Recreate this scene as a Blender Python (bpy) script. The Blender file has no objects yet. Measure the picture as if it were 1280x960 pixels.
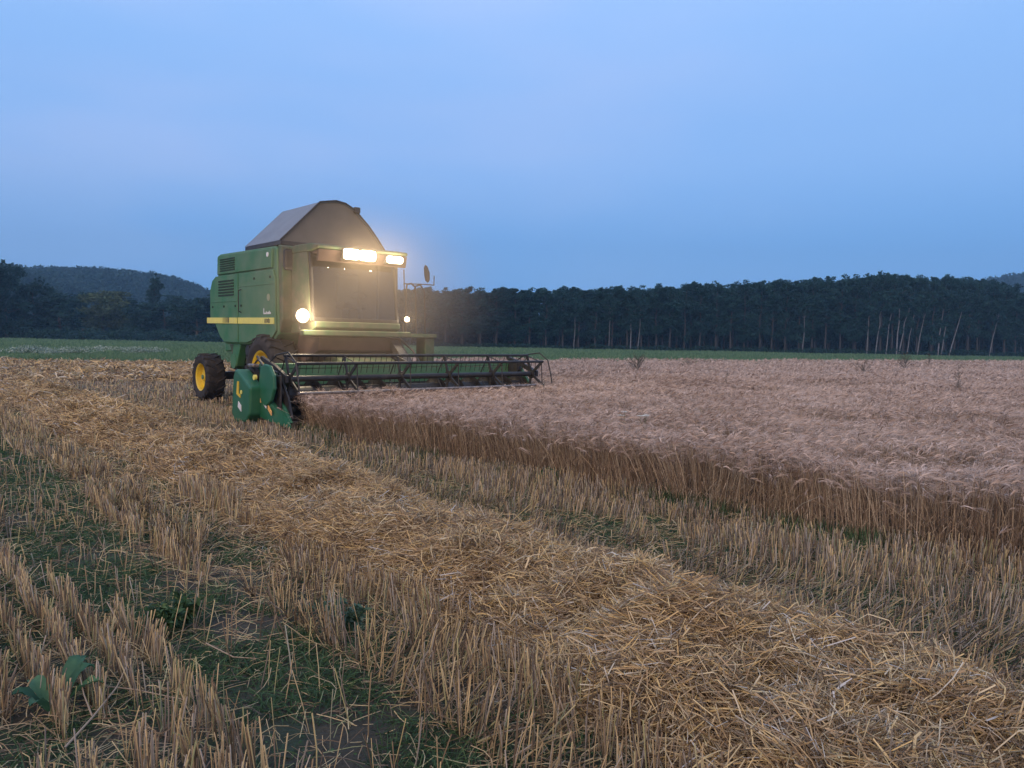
import bpy, bmesh, math, random
import numpy as np
from mathutils import Vector, Matrix

random.seed(7)
rng = np.random.default_rng(11)
R = math.radians
scn = bpy.context.scene
col = scn.collection
PI = math.pi

# ------------------------------------------------------------------ camera
CAM_H = 1.6
cam = bpy.data.cameras.new('camera')
camo = bpy.data.objects.new('camera', cam)
col.objects.link(camo)
cam.lens = 27.0
cam.sensor_width = 36.0
cam.clip_start = 0.05
cam.clip_end = 6000
camo.matrix_world = (Matrix.Translation((0, 0, CAM_H)) @ Matrix.Rotation(R(90 - 3.4), 4, 'X')
                     @ Matrix.Rotation(R(1.06), 4, 'Z'))
scn.camera = camo

# ------------------------------------------------------------------ world and light
SUN_EL, SUN_AZ = 4.0, 190.0      # low sun behind the camera, sky mostly blue dusk
w = bpy.data.worlds.new('World')
scn.world = w
w.use_nodes = True
nt = w.node_tree
nt.nodes.clear()
L_ = nt.links.new
wo = nt.nodes.new('ShaderNodeOutputWorld')
bg = nt.nodes.new('ShaderNodeBackground')
sky = nt.nodes.new('ShaderNodeTexSky')
sky.sky_type = 'NISHITA'
sky.sun_disc = False
sky.sun_elevation = R(SUN_EL)
sky.sun_rotation = R(SUN_AZ)
sky.altitude = 100
sky.air_density = 1.0
sky.dust_density = 0.4
sky.ozone_density = 4.0
sm = nt.nodes.new('ShaderNodeVectorMath'); sm.operation = 'SCALE'; sm.inputs['Scale'].default_value = 0.3
L_(sky.outputs[0], sm.inputs[0])
tc = nt.nodes.new('ShaderNodeTexCoord')
sx = nt.nodes.new('ShaderNodeSeparateXYZ'); L_(tc.outputs['Generated'], sx.inputs[0])
# dusk colours by height above the horizon (in units of background strength 0.1)
rp = nt.nodes.new('ShaderNodeValToRGB')
cr = rp.color_ramp; cr.interpolation = 'EASE'
stops = [(0.0, (.120, .335, .74)), (.10, (.165, .385, .79)), (.24, (.255, .465, .86)), (.46, (.300, .53, .95)), (1.0, (.40, .56, .86))]
while len(cr.elements) > 1: cr.elements.remove(cr.elements[-1])
cr.elements[0].position = 0; cr.elements[0].color = stops[0][1] + (1,)
for p_, c_ in stops[1:]:
    e_ = cr.elements.new(p_); e_.color = c_ + (1,)
L_(sx.outputs['Z'], rp.inputs[0])
# thin violet-grey veil of high cloud, stronger to the left
mp = nt.nodes.new('ShaderNodeMapping'); mp.inputs['Scale'].default_value = (1.3, 1.3, 4.5); mp.inputs['Location'].default_value = (.35, .2, .1)
nz = nt.nodes.new('ShaderNodeTexNoise'); nz.inputs['Scale'].default_value = 1.4
nz.inputs['Detail'].default_value = 3.0; nz.inputs['Roughness'].default_value = 0.45
L_(tc.outputs['Generated'], mp.inputs['Vector']); L_(mp.outputs[0], nz.inputs['Vector'])
mr = nt.nodes.new('ShaderNodeMapRange'); mr.interpolation_type = 'SMOOTHSTEP'
mr.inputs['From Min'].default_value = .36; mr.inputs['From Max'].default_value = .70
mr.inputs['To Min'].default_value = .05; mr.inputs['To Max'].default_value = .95
L_(nz.outputs[0], mr.inputs['Value'])
lf = nt.nodes.new('ShaderNodeMapRange')
lf.inputs['From Min'].default_value = .55; lf.inputs['From Max'].default_value = -.6
lf.inputs['To Min'].default_value = .40; lf.inputs['To Max'].default_value = 1.25
L_(sx.outputs['X'], lf.inputs['Value'])
fm = nt.nodes.new('ShaderNodeMath'); fm.operation = 'MULTIPLY'; L_(mr.outputs[0], fm.inputs[0]); L_(lf.outputs[0], fm.inputs[1])
mx = nt.nodes.new('ShaderNodeMix'); mx.data_type = 'RGBA'
tint = nt.nodes.new('ShaderNodeVectorMath'); tint.operation = 'MULTIPLY'; tint.inputs[1].default_value = (1.42, 1.10, 1.0)
L_(rp.outputs[0], tint.inputs[0])
L_(fm.outputs[0], mx.inputs[0]); L_(rp.outputs[0], mx.inputs[6]); L_(tint.outputs[0], mx.inputs[7])
# afterglow behind the camera
gy = nt.nodes.new('ShaderNodeMapRange'); gy.interpolation_type = 'SMOOTHSTEP'
gy.inputs['From Min'].default_value = -.15; gy.inputs['From Max'].default_value = -.95
gy.inputs['To Min'].default_value = 0; gy.inputs['To Max'].default_value = 1
L_(sx.outputs['Y'], gy.inputs['Value'])
gmx = nt.nodes.new('ShaderNodeMix'); gmx.data_type = 'RGBA'
L_(gy.outputs[0], gmx.inputs[0]); L_(mx.outputs[2], gmx.inputs[6]); gmx.inputs[7].default_value = (.95, .66, .58, 1)
sc10 = nt.nodes.new('ShaderNodeVectorMath'); sc10.operation = 'SCALE'; sc10.inputs['Scale'].default_value = 11.4
L_(gmx.outputs[2], sc10.inputs[0])
ad = nt.nodes.new('ShaderNodeVectorMath'); ad.operation = 'ADD'
L_(sc10.outputs[0], ad.inputs[0]); L_(sm.outputs[0], ad.inputs[1])
L_(ad.outputs[0], bg.inputs[0])
bg.inputs[1].default_value = 0.1
L_(bg.outputs[0], wo.inputs[0])

sd = bpy.data.lights.new('sun', 'SUN')
sd.energy = 1.25
sd.angle = R(50)
sd.color = (1.0, 0.76, 0.58)
so = bpy.data.objects.new('sun', sd)
col.objects.link(so)
so.rotation_euler = (R(90 - 26), 0, R(-18))      # soft afterglow from behind the camera

vs = scn.view_settings
vs.view_transform = 'Standard'; vs.look = 'None'; vs.gamma = 1; vs.use_curve_mapping = False
vs.exposure = 0.0
HAZE = 0.0006
scn.cycles.max_bounces = 5
scn.cycles.diffuse_bounces = 2
scn.cycles.glossy_bounces = 3
scn.cycles.transmission_bounces = 4
scn.cycles.transparent_max_bounces = 8
scn.cycles.volume_bounces = 0
scn.cycles.use_denoising = True
scn.cycles.sample_clamp_indirect = 4

# ------------------------------------------------------------------ helpers
def srgb(r, g, b):
    f = lambda c: (c / 12.92 if c <= 0.04045 else ((c + 0.055) / 1.055) ** 2.4)
    return (f(r), f(g), f(b), 1)

def tag(o, label=None, cat=None, group=None, kind=None):
    if label: o['label'] = label
    if cat: o['category'] = cat
    if group: o['group'] = group
    if kind: o['kind'] = kind
    return o

def empty(name, loc=(0, 0, 0), rz=0.0, parent=None):
    o = bpy.data.objects.new(name, None)
    o.empty_display_size = 0.2
    col.objects.link(o)
    o.location = loc
    o.rotation_euler = (0, 0, rz)
    if parent: o.parent = parent
    return o

def link_mesh(name, me, mat=None, parent=None):
    if mat is not None and len(me.materials) == 0:
        for m in (mat if isinstance(mat, (list, tuple)) else [mat]):
            me.materials.append(m)
    o = bpy.data.objects.new(name, me)
    col.objects.link(o)
    if parent: o.parent = parent
    return o

def np_mesh(name, V, F, attr=None, mat=None, mi=None, smooth=False):
    """V (n,3); F (m,k) int, all faces with k corners; attr per vertex float 'tint'"""
    me = bpy.data.meshes.new(name)
    V = np.ascontiguousarray(V, dtype=np.float32); F = np.ascontiguousarray(F, dtype=np.int32)
    me.vertices.add(len(V)); me.vertices.foreach_set('co', V.ravel())
    k = F.shape[1]
    me.loops.add(F.size); me.loops.foreach_set('vertex_index', F.ravel())
    me.polygons.add(len(F))
    me.polygons.foreach_set('loop_start', np.arange(0, F.size, k, dtype=np.int32))
    try: me.polygons.foreach_set('loop_total', np.full(len(F), k, dtype=np.int32))
    except Exception: pass
    if mi is not None: me.polygons.foreach_set('material_index', np.asarray(mi, dtype=np.int32))
    me.polygons.foreach_set('use_smooth', np.full(len(F), smooth, dtype=bool))
    if attr is not None:
        a = me.attributes.new('tint', 'FLOAT', 'POINT')
        a.data.foreach_set('value', np.ascontiguousarray(attr, dtype=np.float32))
    me.update(calc_edges=True)
    if mat is not None:
        for m in (mat if isinstance(mat, (list, tuple)) else [mat]): me.materials.append(m)
    return me

class Acc:
    """collects quads from many numpy batches"""
    def __init__(s): s.V = []; s.F = []; s.T = []; s.M = []; s.n = 0
    def add(s, V, F, T, m=0):
        s.V.append(V); s.F.append(F + s.n); s.T.append(T); s.M.append(np.full(len(F), m)); s.n += len(V)
    def mesh(s, name, mats, smooth=False):
        return np_mesh(name, np.concatenate(s.V), np.concatenate(s.F), np.concatenate(s.T), mats,
                       np.concatenate(s.M), smooth)

def norm(a): return a / np.maximum(np.linalg.norm(a, axis=-1, keepdims=True), 1e-9)

def tubes(acc, P, Rd, sides=3, tint=None, m=0, flat_dir=None):
    """P (N,K,3) paths, Rd (N,K) radii; sides=2 makes ribbons"""
    N, K, _ = P.shape
    if N == 0: return
    t = norm(P[:, -1] - P[:, 0])
    rv = rng.normal(size=(N, 3)) if flat_dir is None else flat_dir
    a = norm(np.cross(t, rv)); b = np.cross(t, a)
    if sides == 2:
        V = np.stack([P - Rd[..., None] * a[:, None], P + Rd[..., None] * a[:, None]], axis=2)
    else:
        th = np.arange(sides) * 2 * PI / sides
        V = (P[:, :, None] + Rd[:, :, None, None] *
             (np.cos(th)[None, None, :, None] * a[:, None, None] + np.sin(th)[None, None, :, None] * b[:, None, None]))
    idx = np.arange(N * K * sides).reshape(N, K, sides)
    Fs = []
    rngs = range(1) if sides == 2 else range(sides)
    for s in rngs:
        s2 = (s + 1) % sides
        Fs.append(np.stack([idx[:, :-1, s], idx[:, :-1, s2], idx[:, 1:, s2], idx[:, 1:, s]], axis=-1).reshape(-1, 4))
    T = np.repeat(tint if tint is not None else rng.random(N), K * sides)
    acc.add(V.reshape(-1, 3), np.concatenate(Fs), T, m)

def quads(acc, C, size, tint=None, m=0, up=0.0):
    """randomly turned leaf quads"""
    N = len(C)
    n = norm(rng.normal(size=(N, 3)) + np.array([0, 0, up]))
    a = norm(np.cross(n, rng.normal(size=(N, 3)))); b = np.cross(n, a)
    s = (size * (0.6 + 0.8 * rng.random(N)))[:, None]
    V = np.stack([C - a * s, C - b * s * 0.55 + n * s * .15, C + a * s, C + b * s * 0.55 + n * s * .15], axis=1).reshape(-1, 3)
    F = np.arange(4 * N).reshape(N, 4)
    T = np.repeat(tint if tint is not None else rng.random(N), 4)
    acc.add(V, F, T, m)

# ------------------------------------------------------------------ materials
def new_mat(name):
    m = bpy.data.materials.new(name); m.use_nodes = True
    n = m.node_tree; n.nodes.clear()
    out = n.nodes.new('ShaderNodeOutputMaterial')
    p = n.nodes.new('ShaderNodeBsdfPrincipled')
    n.links.new(p.outputs[0], out.inputs[0])
    return m, n, p

def ramp(n, stops):
    r = n.nodes.new('ShaderNodeValToRGB')
    e = r.color_ramp.elements
    while len(e) > 1: e.remove(e[-1])
    e[0].position = stops[0][0]; e[0].color = stops[0][1]
    for p, c in stops[1:]:
        x = e.new(p); x.color = c
    return r

def lin(r, g, b): return (r, g, b, 1)

def plant_mat(name, stops, rough=0.7, trans=0.0, spec=0.2, patch=0.0, patchscale=0.6):
    """per-stalk tint attribute through a ramp, a little patchy over the field"""
    m, n, p = new_mat(name)
    at = n.nodes.new('ShaderNodeAttribute'); at.attribute_name = 'tint'
    r = ramp(n, stops)
    if patch:
        tc = n.nodes.new('ShaderNodeTexCoord')
        nz = n.nodes.new('ShaderNodeTexNoise'); nz.inputs['Scale'].default_value = patchscale; nz.inputs['Detail'].default_value = 4
        n.links.new(tc.outputs['Object'], nz.inputs['Vector'])
        ma = n.nodes.new('ShaderNodeMath'); ma.operation = 'MULTIPLY_ADD'
        ma.inputs[1].default_value = patch; ma.inputs[2].default_value = -patch / 2
        n.links.new(nz.outputs[0], ma.inputs[0])
        ad = n.nodes.new('ShaderNodeMath'); ad.operation = 'ADD'; ad.use_clamp = True
        n.links.new(ma.outputs[0], ad.inputs[0]); n.links.new(at.outputs['Fac'], ad.inputs[1])
        n.links.new(ad.outputs[0], r.inputs[0])
    else:
        n.links.new(at.outputs['Fac'], r.inputs[0])
    n.links.new(r.outputs[0], p.inputs['Base Color'])
    p.inputs['Roughness'].default_value = rough
    p.inputs['Specular IOR Level'].default_value = spec
    if trans:
        out = [x for x in n.nodes if x.type == 'OUTPUT_MATERIAL'][0]
        tr = n.nodes.new('ShaderNodeBsdfTranslucent'); ms = n.nodes.new('ShaderNodeMixShader')
        ms.inputs[0].default_value = trans
        n.links.new(r.outputs[0], tr.inputs[0])
        n.links.new(p.outputs[0], ms.inputs[1]); n.links.new(tr.outputs[0], ms.inputs[2])
        n.links.new(ms.outputs[0], out.inputs[0])
    return m

def paint(name, c, c2=None, rough=0.45, scale=6.0, bump=0.0, metal=0.0, spec=0.5, detail=6):
    m, n, p = new_mat(name)
    tc = n.nodes.new('ShaderNodeTexCoord')
    nz = n.nodes.new('ShaderNodeTexNoise'); nz.inputs['Scale'].default_value = scale; nz.inputs['Detail'].default_value = detail
    n.links.new(tc.outputs['Object'], nz.inputs['Vector'])
    r = ramp(n, [(0.35, c), (0.7, c2 or c)])
    n.links.new(nz.outputs[0], r.inputs[0]); n.links.new(r.outputs[0], p.inputs['Base Color'])
    p.inputs['Roughness'].default_value = rough; p.inputs['Metallic'].default_value = metal
    p.inputs['Specular IOR Level'].default_value = spec
    if bump:
        b = n.nodes.new('ShaderNodeBump'); b.inputs['Strength'].default_value = bump; b.inputs['Distance'].default_value = 0.02
        n.links.new(nz.outputs[0], b.inputs['Height']); n.links.new(b.outputs[0], p.inputs['Normal'])
    return m

M = {}
M['green'] = paint('green_paint', lin(.040, .165, .068), lin(.105, .20, .11), .6, 2.2)
M['green_clean'] = paint('green_shield_paint', lin(.014, .115, .055), lin(.035, .135, .075), .45, 4.0)
M['green_dusty'] = paint('dusty_green_paint', lin(.045, .095, .045), lin(.12, .115, .075), .75, 5.0)
M['yellow'] = paint('yellow_paint', lin(.72, .52, .03), lin(.62, .46, .06), .45, 8.0)
M['stripe'] = paint('stripe_yellow', lin(.78, .72, .16), lin(.70, .66, .18), .5, 8.0)
M['black'] = paint('black_metal', lin(.016, .016, .018), lin(.04, .036, .032), .5, 9.0)
M['seam'] = paint('seam_dark', lin(.01, .03, .015), lin(.014, .035, .018), .8, 9.0)
M['rubber'] = paint('tyre_rubber', lin(.016, .016, .018), lin(.045, .038, .032), .85, 10.0, .3)
M['steel'] = paint('worn_steel', lin(.34, .30, .27), lin(.16, .13, .11), .4, 14.0, metal=.6)
M['white'] = paint('white_sticker', lin(.75, .77, .78), lin(.7, .72, .74), .5)
M['canvas'] = paint('grey_tank_cover', lin(.20, .25, .31), lin(.16, .20, .25), .7, 2.0)
M['canvas_front'] = paint('brown_grey_sheet', lin(.115, .11, .095), lin(.15, .14, .12), .8, 2.5)
M['cabin'] = paint('cabin_interior', lin(.06, .036, .028), lin(.09, .055, .042), .9, 4.0)
M['amber'] = paint('amber_reflector', lin(.8, .42, .12), lin(.85, .5, .2), .3)
M['bark'] = paint('dark_bark', lin(.05, .045, .04), lin(.09, .08, .07), .95, 8.0, .5)
M['pale_bark'] = paint('pale_bark', lin(.20, .23, .27), lin(.10, .115, .135), .9, 5.0, .4)
M['grey_bark'] = paint('grey_bark', lin(.05, .055, .062), lin(.03, .032, .036), .9, 5.0, .4)
M['petal'] = paint('white_petals', lin(.75, .78, .74), lin(.6, .66, .6), .7)

g_, n_, p_ = new_mat('cab_glass')
p_.inputs['Base Color'].default_value = (.55, .6, .6, 1); p_.inputs['Roughness'].default_value = .04
out = [x for x in n_.nodes if x.type == 'OUTPUT_MATERIAL'][0]
tr = n_.nodes.new('ShaderNodeBsdfTransparent'); tr.inputs[0].default_value = (.72, .78, .76, 1)
gl = n_.nodes.new('ShaderNodeBsdfGlossy'); gl.inputs['Roughness'].default_value = .05
fr = n_.nodes.new('ShaderNodeFresnel'); fr.inputs[0].default_value = 1.5
ms = n_.nodes.new('ShaderNodeMixShader')
n_.links.new(fr.outputs[0], ms.inputs[0]); n_.links.new(tr.outputs[0], ms.inputs[1]); n_.links.new(gl.outputs[0], ms.inputs[2])
n_.links.new(ms.outputs[0], out.inputs[0])
M['glass'] = g_

def emit(name, c, s):
    m, n, p = new_mat(name)
    p.inputs['Base Color'].default_value = (.8, .8, .8, 1)
    p.inputs['Emission Color'].default_value = c
    p.inputs['Emission Strength'].default_value = s
    return m
M['lamp'] = emit('lit_lamp', (1, .82, .55, 1), 14)
M['lamp_small'] = emit('lit_side_lamp', (1, .72, .40, 1), 9)

STRAW = [(0, lin(.13, .095, .065)), (.3, lin(.33, .24, .145)), (.6, lin(.53, .40, .235)), (.85, lin(.74, .56, .26)), (.95, lin(.70, .61, .42)), (1, lin(.60, .60, .58))]
STUB = [(0, lin(.11, .085, .062)), (.3, lin(.28, .205, .135)), (.6, lin(.52, .40, .23)), (.85, lin(.72, .58, .33)), (1, lin(.36, .37, .18))]
WSTEM = [(0, lin(.12, .085, .06)), (.4, lin(.30, .215, .145)), (.7, lin(.48, .37, .25)), (1, lin(.72, .60, .43))]
WEAR = [(0, lin(.24, .165, .125)), (.45, lin(.455, .345, .275)), (1, lin(.75, .62, .53))]
GRASS = [(0, lin(.018, .045, .024)), (.5, lin(.050, .12, .050)), (1, lin(.12, .20, .085))]
M['straw'] = plant_mat('straw_material', STRAW, .6, .10, .3, patch=.35, patchscale=1.6)
M['stubble'] = plant_mat('stubble_material', STUB, .65, .10, .3, patch=.35, patchscale=.9)
M['stubble_grey'] = plant_mat('weathered_stubble', [(0, lin(.10, .085, .075)), (.35, lin(.25, .215, .18)), (.7, lin(.42, .37, .31)), (.9, lin(.55, .50, .43)), (1, lin(.24, .29, .18))], .65, .1, .3, patch=.35, patchscale=.9)
M['wstem'] = plant_mat('wheat_stem_material', WSTEM, .65, .10, .3, patch=.6, patchscale=.6)
M['wear'] = plant_mat('wheat_ear_material', WEAR, .7, .2, .3, patch=.85, patchscale=.40)
M['grass'] = plant_mat('grass_material', GRASS, .6, .2, .3, patch=.4, patchscale=.8)
M['meadow'] = plant_mat('meadow_material', [(0, lin(.06, .13, .075)), (.5, lin(.10, .20, .11)), (1, lin(.17, .27, .15))], .6, .25, .2, patch=.6, patchscale=.12)
M['leaf_dark'] = plant_mat('dark_leaf', [(0, lin(.009, .034, .032)), (.5, lin(.015, .054, .050)), (1, lin(.028, .080, .070))], .6, .2, .2)
M['leaf_poplar'] = plant_mat('poplar_leaf', [(0, lin(.008, .036, .036)), (.5, lin(.014, .056, .056)), (1, lin(.024, .082, .076))], .6, .2, .2)
M['leaf_pale'] = plant_mat('pale_leaf', [(0, lin(.05, .08, .04)), (.5, lin(.08, .12, .06)), (1, lin(.12, .17, .09))], .6, .2, .2)
M['leaf_blue'] = plant_mat('bluish_weed_leaf', [(0, lin(.03, .07, .05)), (.5, lin(.06, .13, .09)), (1, lin(.10, .18, .14))], .5, .2, .3)
M['leaf_dock'] = plant_mat('dock_leaf', [(0, lin(.03, .09, .05)), (.5, lin(.05, .14, .08)), (1, lin(.10, .22, .11))], .6, .25, .25, patch=1.2, patchscale=22)
M['weed_dry'] = plant_mat('dry_weed', [(0, lin(.055, .06, .05)), (1, lin(.12, .12, .095))], .8, .1, .2)
M['blossom'] = plant_mat('pale_bush_leaf', [(0, lin(.10, .17, .12)), (.5, lin(.24, .33, .26)), (1, lin(.5, .58, .52))], .7, .2, .2)

# ------------------------------------------------------------------ field frame: f along the machine's travel, l towards the viewer's side
AX = np.array([-3.98, 16.62])
TH = R(41.0)
FW = np.array([math.sin(TH), -math.cos(TH)])
NR = np.array([-math.cos(TH), -math.sin(TH)])
def to_fl(x, y):
    dx, dy = x - AX[0], y - AX[1]
    return dx * FW[0] + dy * FW[1], dx * NR[0] + dy * NR[1]
def to_xy(f, l): return AX[0] + f * FW[0] + l * NR[0], AX[1] + f * FW[1] + l * NR[1]

def vnoise(x, y, s, seed=0):
    """smooth value noise in numpy"""
    r = np.random.default_rng(seed).random((256, 256))
    u, v = x / s, y / s
    i, j = np.floor(u).astype(int), np.floor(v).astype(int)
    fu, fv = u - i, v - j
    fu = fu * fu * (3 - 2 * fu); fv = fv * fv * (3 - 2 * fv)
    g = lambda a, b: r[a % 256, b % 256]
    return (g(i, j) * (1 - fu) + g(i + 1, j) * fu) * (1 - fv) + (g(i, j + 1) * (1 - fu) + g(i + 1, j + 1) * fu) * fv

def ground_z(x, y):
    return (vnoise(x, y, 1.1, 1) - .5) * .035 + (vnoise(x, y, .35, 2) - .5) * .02 - .01

def edge_l(f):        # the cut edge of the standing wheat
    return np.interp(f, [2.9, 3.6, 4.0, 5, 8, 13.6, 20], [2.02, 2.06, 2.2, 2.22, 2.06, 1.50, .8]) + (vnoise(f, f * 0, .8, 5) - .5) * .16

FIELD_END = 66.0
def field_far(x): return 37.5 + np.where(x > 0, x * .55, x * .06)

def in_wheat(x, y):
    f, l = to_fl(x, y)
    ahead = (l < edge_l(f)) & (f > 2.95)
    side = (l < -3.78) & (f <= 2.95)
    return (ahead | side) & (y < field_far(x))

def seen(x, y, m=1.2): return (y > 1.0) & (np.abs(x) < .70 * y + m)

def sample(n, x0, x1, y0, y1):
    return rng.uniform(x0, x1, n), rng.uniform(y0, y1, n)

# ------------------------------------------------------------------ ground
def soil_mat():
    m, n, p = new_mat('field_soil')
    tc = n.nodes.new('ShaderNodeTexCoord')
    nz = n.nodes.new('ShaderNodeTexNoise'); nz.inputs['Scale'].default_value = 2.2; nz.inputs['Detail'].default_value = 12
    nz2 = n.nodes.new('ShaderNodeTexNoise'); nz2.inputs['Scale'].default_value = 40; nz2.inputs['Detail'].default_value = 6
    n.links.new(tc.outputs['Object'], nz.inputs['Vector']); n.links.new(tc.outputs['Object'], nz2.inputs['Vector'])
    r = ramp(n, [(.3, lin(.035, .036, .026)), (.5, lin(.058, .052, .036)), (.6, lin(.030, .048, .026)), (.75, lin(.085, .07, .048))])
    mx = n.nodes.new('ShaderNodeMix'); mx.data_type = 'RGBA'; mx.blend_type = 'OVERLAY'; mx.inputs[0].default_value = .7
    n.links.new(nz.outputs[0], r.inputs[0]); n.links.new(r.outputs[0], mx.inputs[6]); n.links.new(nz2.outputs[0], mx.inputs[7])
    n.links.new(mx.outputs[2], p.inputs['Base Color'])
    p.inputs['Roughness'].default_value = .95
    b = n.nodes.new('ShaderNodeBump'); b.inputs['Strength'].default_value = .8; b.inputs['Distance'].default_value = .03
    n.links.new(nz2.outputs[0], b.inputs['Height']); n.links.new(b.outputs[0], p.inputs['Normal'])
    return m
M['soil'] = soil_mat()
M['meadow_soil'] = paint('meadow_soil', lin(.06, .12, .065), lin(.10, .17, .09), .95, .35, .4, spec=.1)

def grid_mesh(name, xs, ys, zf, mat):
    X, Y = np.meshgrid(xs, ys); Z = zf(X, Y)
    V = np.stack([X, Y, Z], -1).reshape(-1, 3)
    nx, ny = len(xs), len(ys)
    I = np.arange(nx * ny).reshape(ny, nx)
    F = np.stack([I[:-1, :-1], I[:-1, 1:], I[1:, 1:], I[1:, :-1]], -1).reshape(-1, 4)
    return np_mesh(name, V, F, None, mat, None, True)
near = np.concatenate([[-2500, -600, -150, -60], np.arange(-30, -12, .8), np.arange(-12, 12, .12), np.arange(12, 31, .8), [60, 150, 600, 2500]])
nearY = np.concatenate([[-2500, -300, -40, -8], np.arange(-3, 14, .12), np.arange(14, 40, .8), [60, 100, 200, 600, 3000]])
def gz(x, y):
    fade = np.clip((45 - np.hypot(x, y)) / 15, 0, 1)
    return ground_z(x, y) * fade - .01
gme = grid_mesh('ground', near, nearY, gz, M['soil'])
ground = link_mesh('ground', gme); tag(ground, kind='structure')

# meadow beyond the field
mv = []
xs = np.linspace(-900, 900, 181)
yl = field_far(np.clip(xs, -60, 90)) + .3
V = np.concatenate([np.stack([xs, yl, np.full_like(xs, .014)], -1), np.stack([xs, np.full_like(xs, 900.), np.full_like(xs, .014)], -1)])
n = len(xs); i = np.arange(n - 1)
F = np.stack([i, i + 1, i + 1 + n, i + n], -1)
meadow = link_mesh('meadow', np_mesh('meadow', V, F, None, M['meadow_soil'])); tag(meadow, kind='structure')

# ------------------------------------------------------------------ windrow (mound, then straw on it)
WL, WHW = 4.62, 0.74
def wcent(f): return WL + .24 * np.clip((f - 9.5) / 4, 0, 1) + (vnoise(f, f * 0, 2.5, 9) - .5) * .25
def whw(f): return WHW * (.88 + .3 * vnoise(f, f * 0 + 7, 1.3, 10))
def mound_h(f, l):
    u = np.clip(np.abs(l - wcent(f)) / whw(f), 0, 1)
    lump = .40 + 1.0 * vnoise(f, l, .50, 12) + .45 * (vnoise(f, l, .17, 13) - .5)
    return .32 * (1 - u ** 2.8) * lump
def windrow_surface():
    fs = np.arange(-22, 19, .09); ls = np.arange(3.4, 6.1, .07)
    Fg, Lg = np.meshgrid(fs, ls)
    X, Y = to_xy(Fg, Lg)
    H = mound_h(Fg, Lg)
    Z = gz(X, Y) + H * .86 - .02
    V = np.stack([X, Y, Z], -1).reshape(-1, 3)
    I = np.arange(len(fs) * len(ls)).reshape(len(ls), len(fs))
    F = np.stack([I[:-1, :-1], I[:-1, 1:], I[1:, 1:], I[1:, :-1]], -1).reshape(-1, 4)
    keep = (H.ravel()[F] > .01).all(1)
    return V, F[keep]
acc = Acc()
V, F = windrow_surface()
acc.add(V, F, rng.random(len(V)) * .25, 1)
def straws(acc, x, y, z, Lmin=.10, Lmax=.38, r=.0019, flat=.35, sides=3, tlo=0., thi=1., m=0, az=None):
    N = len(x)
    az = rng.uniform(0, 2 * PI, N) if az is None else az
    el = rng.normal(0, flat, N)
    L = rng.uniform(Lmin, Lmax, N)
    d = np.stack([np.cos(az) * np.cos(el), np.sin(az) * np.cos(el), np.sin(el)], -1)
    side = norm(np.cross(d, rng.normal(size=(N, 3))))
    k = np.linspace(-.5, .5, 4)[None, :, None]
    bend = (rng.normal(0, .16, N) * L)[:, None, None]
    c = np.stack([x, y, z], -1)[:, None]
    P = c + d[:, None] * L[:, None, None] * k + side[:, None] * bend * (1 - (2 * k) ** 2)
    kink = (rng.random(N) < .3)[:, None] * rng.normal(0, .25, (N, 3)) * L[:, None] * .5
    P[:, -1] += kink
    rad = np.broadcast_to((r * rng.uniform(.6, 1.5, N))[:, None], (N, 4)).copy()
    tubes(acc, P, rad, sides, rng.uniform(tlo, thi, N), m)
def windrow_straw(n, f0, f1, r, sides, Lmax, spread=1.0):
    f = rng.uniform(f0, f1, n); l = rng.uniform(3.6, 5.95, n)
    h = mound_h(f, l); k = h > .012
    edge = rng.random(n) < .10
    k |= edge & (np.abs(l - WL) < 1.1)
    f, l, h = f[k], l[k], h[k]
    x, y = to_xy(f, l)
    s = seen(x, y); x, y, h, f, l = x[s], y[s], h[s], f[s], l[s]
    z = gz(x, y) + h * (.86 + .14 * rng.random(len(h))) + rng.normal(0.004, .014, len(h)) + .01
    # straw lies in swirling tufts
    a = vnoise(f, l, .34, 21) * 11 + rng.normal(0, .6, len(x))
    straws(acc, x, y, np.maximum(z, .005), .08, Lmax, r, .38, sides, az=a)
windrow_straw(80000, 8.0, 16.6, .0020, 3, .28)
windrow_straw(50000, 8.0, 16.6, .0019, 2, .26)
windrow_straw(12000, 8.0, 16.6, .0032, 2, .17)
windrow_straw(50000, 2.5, 8.0, .0030, 3, .32)
windrow_straw(30000, 2.5, 8.0, .0032, 2, .24)
windrow_straw(45000, -8, 2.5, .0045, 2, .40)
windrow_straw(14000, -22, -8, .008, 2, .45)
ob = link_mesh('straw_windrow', acc.mesh('straw_windrow', [M['straw'], M['straw']]))
tag(ob, 'long windrow of loose golden straw lying diagonally across the stubble', 'straw', kind='stuff')

# older swaths lying across the far left of the cut field
acc = Acc()
def swath(x0, y0, x1, y1, hw, n, h=.2, r=.012):
    t = rng.random(n); u = np.clip(rng.normal(0, .42, n), -1, 1)
    dx, dy = x1 - x0, y1 - y0; Lh = math.hypot(dx, dy); nx, ny = -dy / Lh, dx / Lh
    wob = (vnoise(t * Lh, t * 0, 4.0, 31) - .5) * .8
    x = x0 + dx * t + nx * (u * hw + wob); y = y0 + dy * t + ny * (u * hw + wob)
    z = h * (1 - u * u) * (.4 + .9 * vnoise(x, y, 1.0, 33)) * rng.random(n) ** .5 + .02
    s = seen(x, y, 2)
    straws(acc, x[s], y[s], z[s], .2, .6, r, .35, 2)
swath(-27, 34.2, 2, 38.0, .9, 16000)
swath(-26, 28.0, -7.5, 30.0, .9, 14000)
swath(-24, 23.2, -9.5, 24.5, .9, 12000)
swath(-26, 31.4, 0, 34.5, .7, 9000, .12)
ob = link_mesh('straw_swath', acc.mesh('straw_swath', [M['straw']]))
tag(ob, 'flat brown straw swaths lying across the far left of the cut field', 'straw', kind='stuff')

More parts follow.
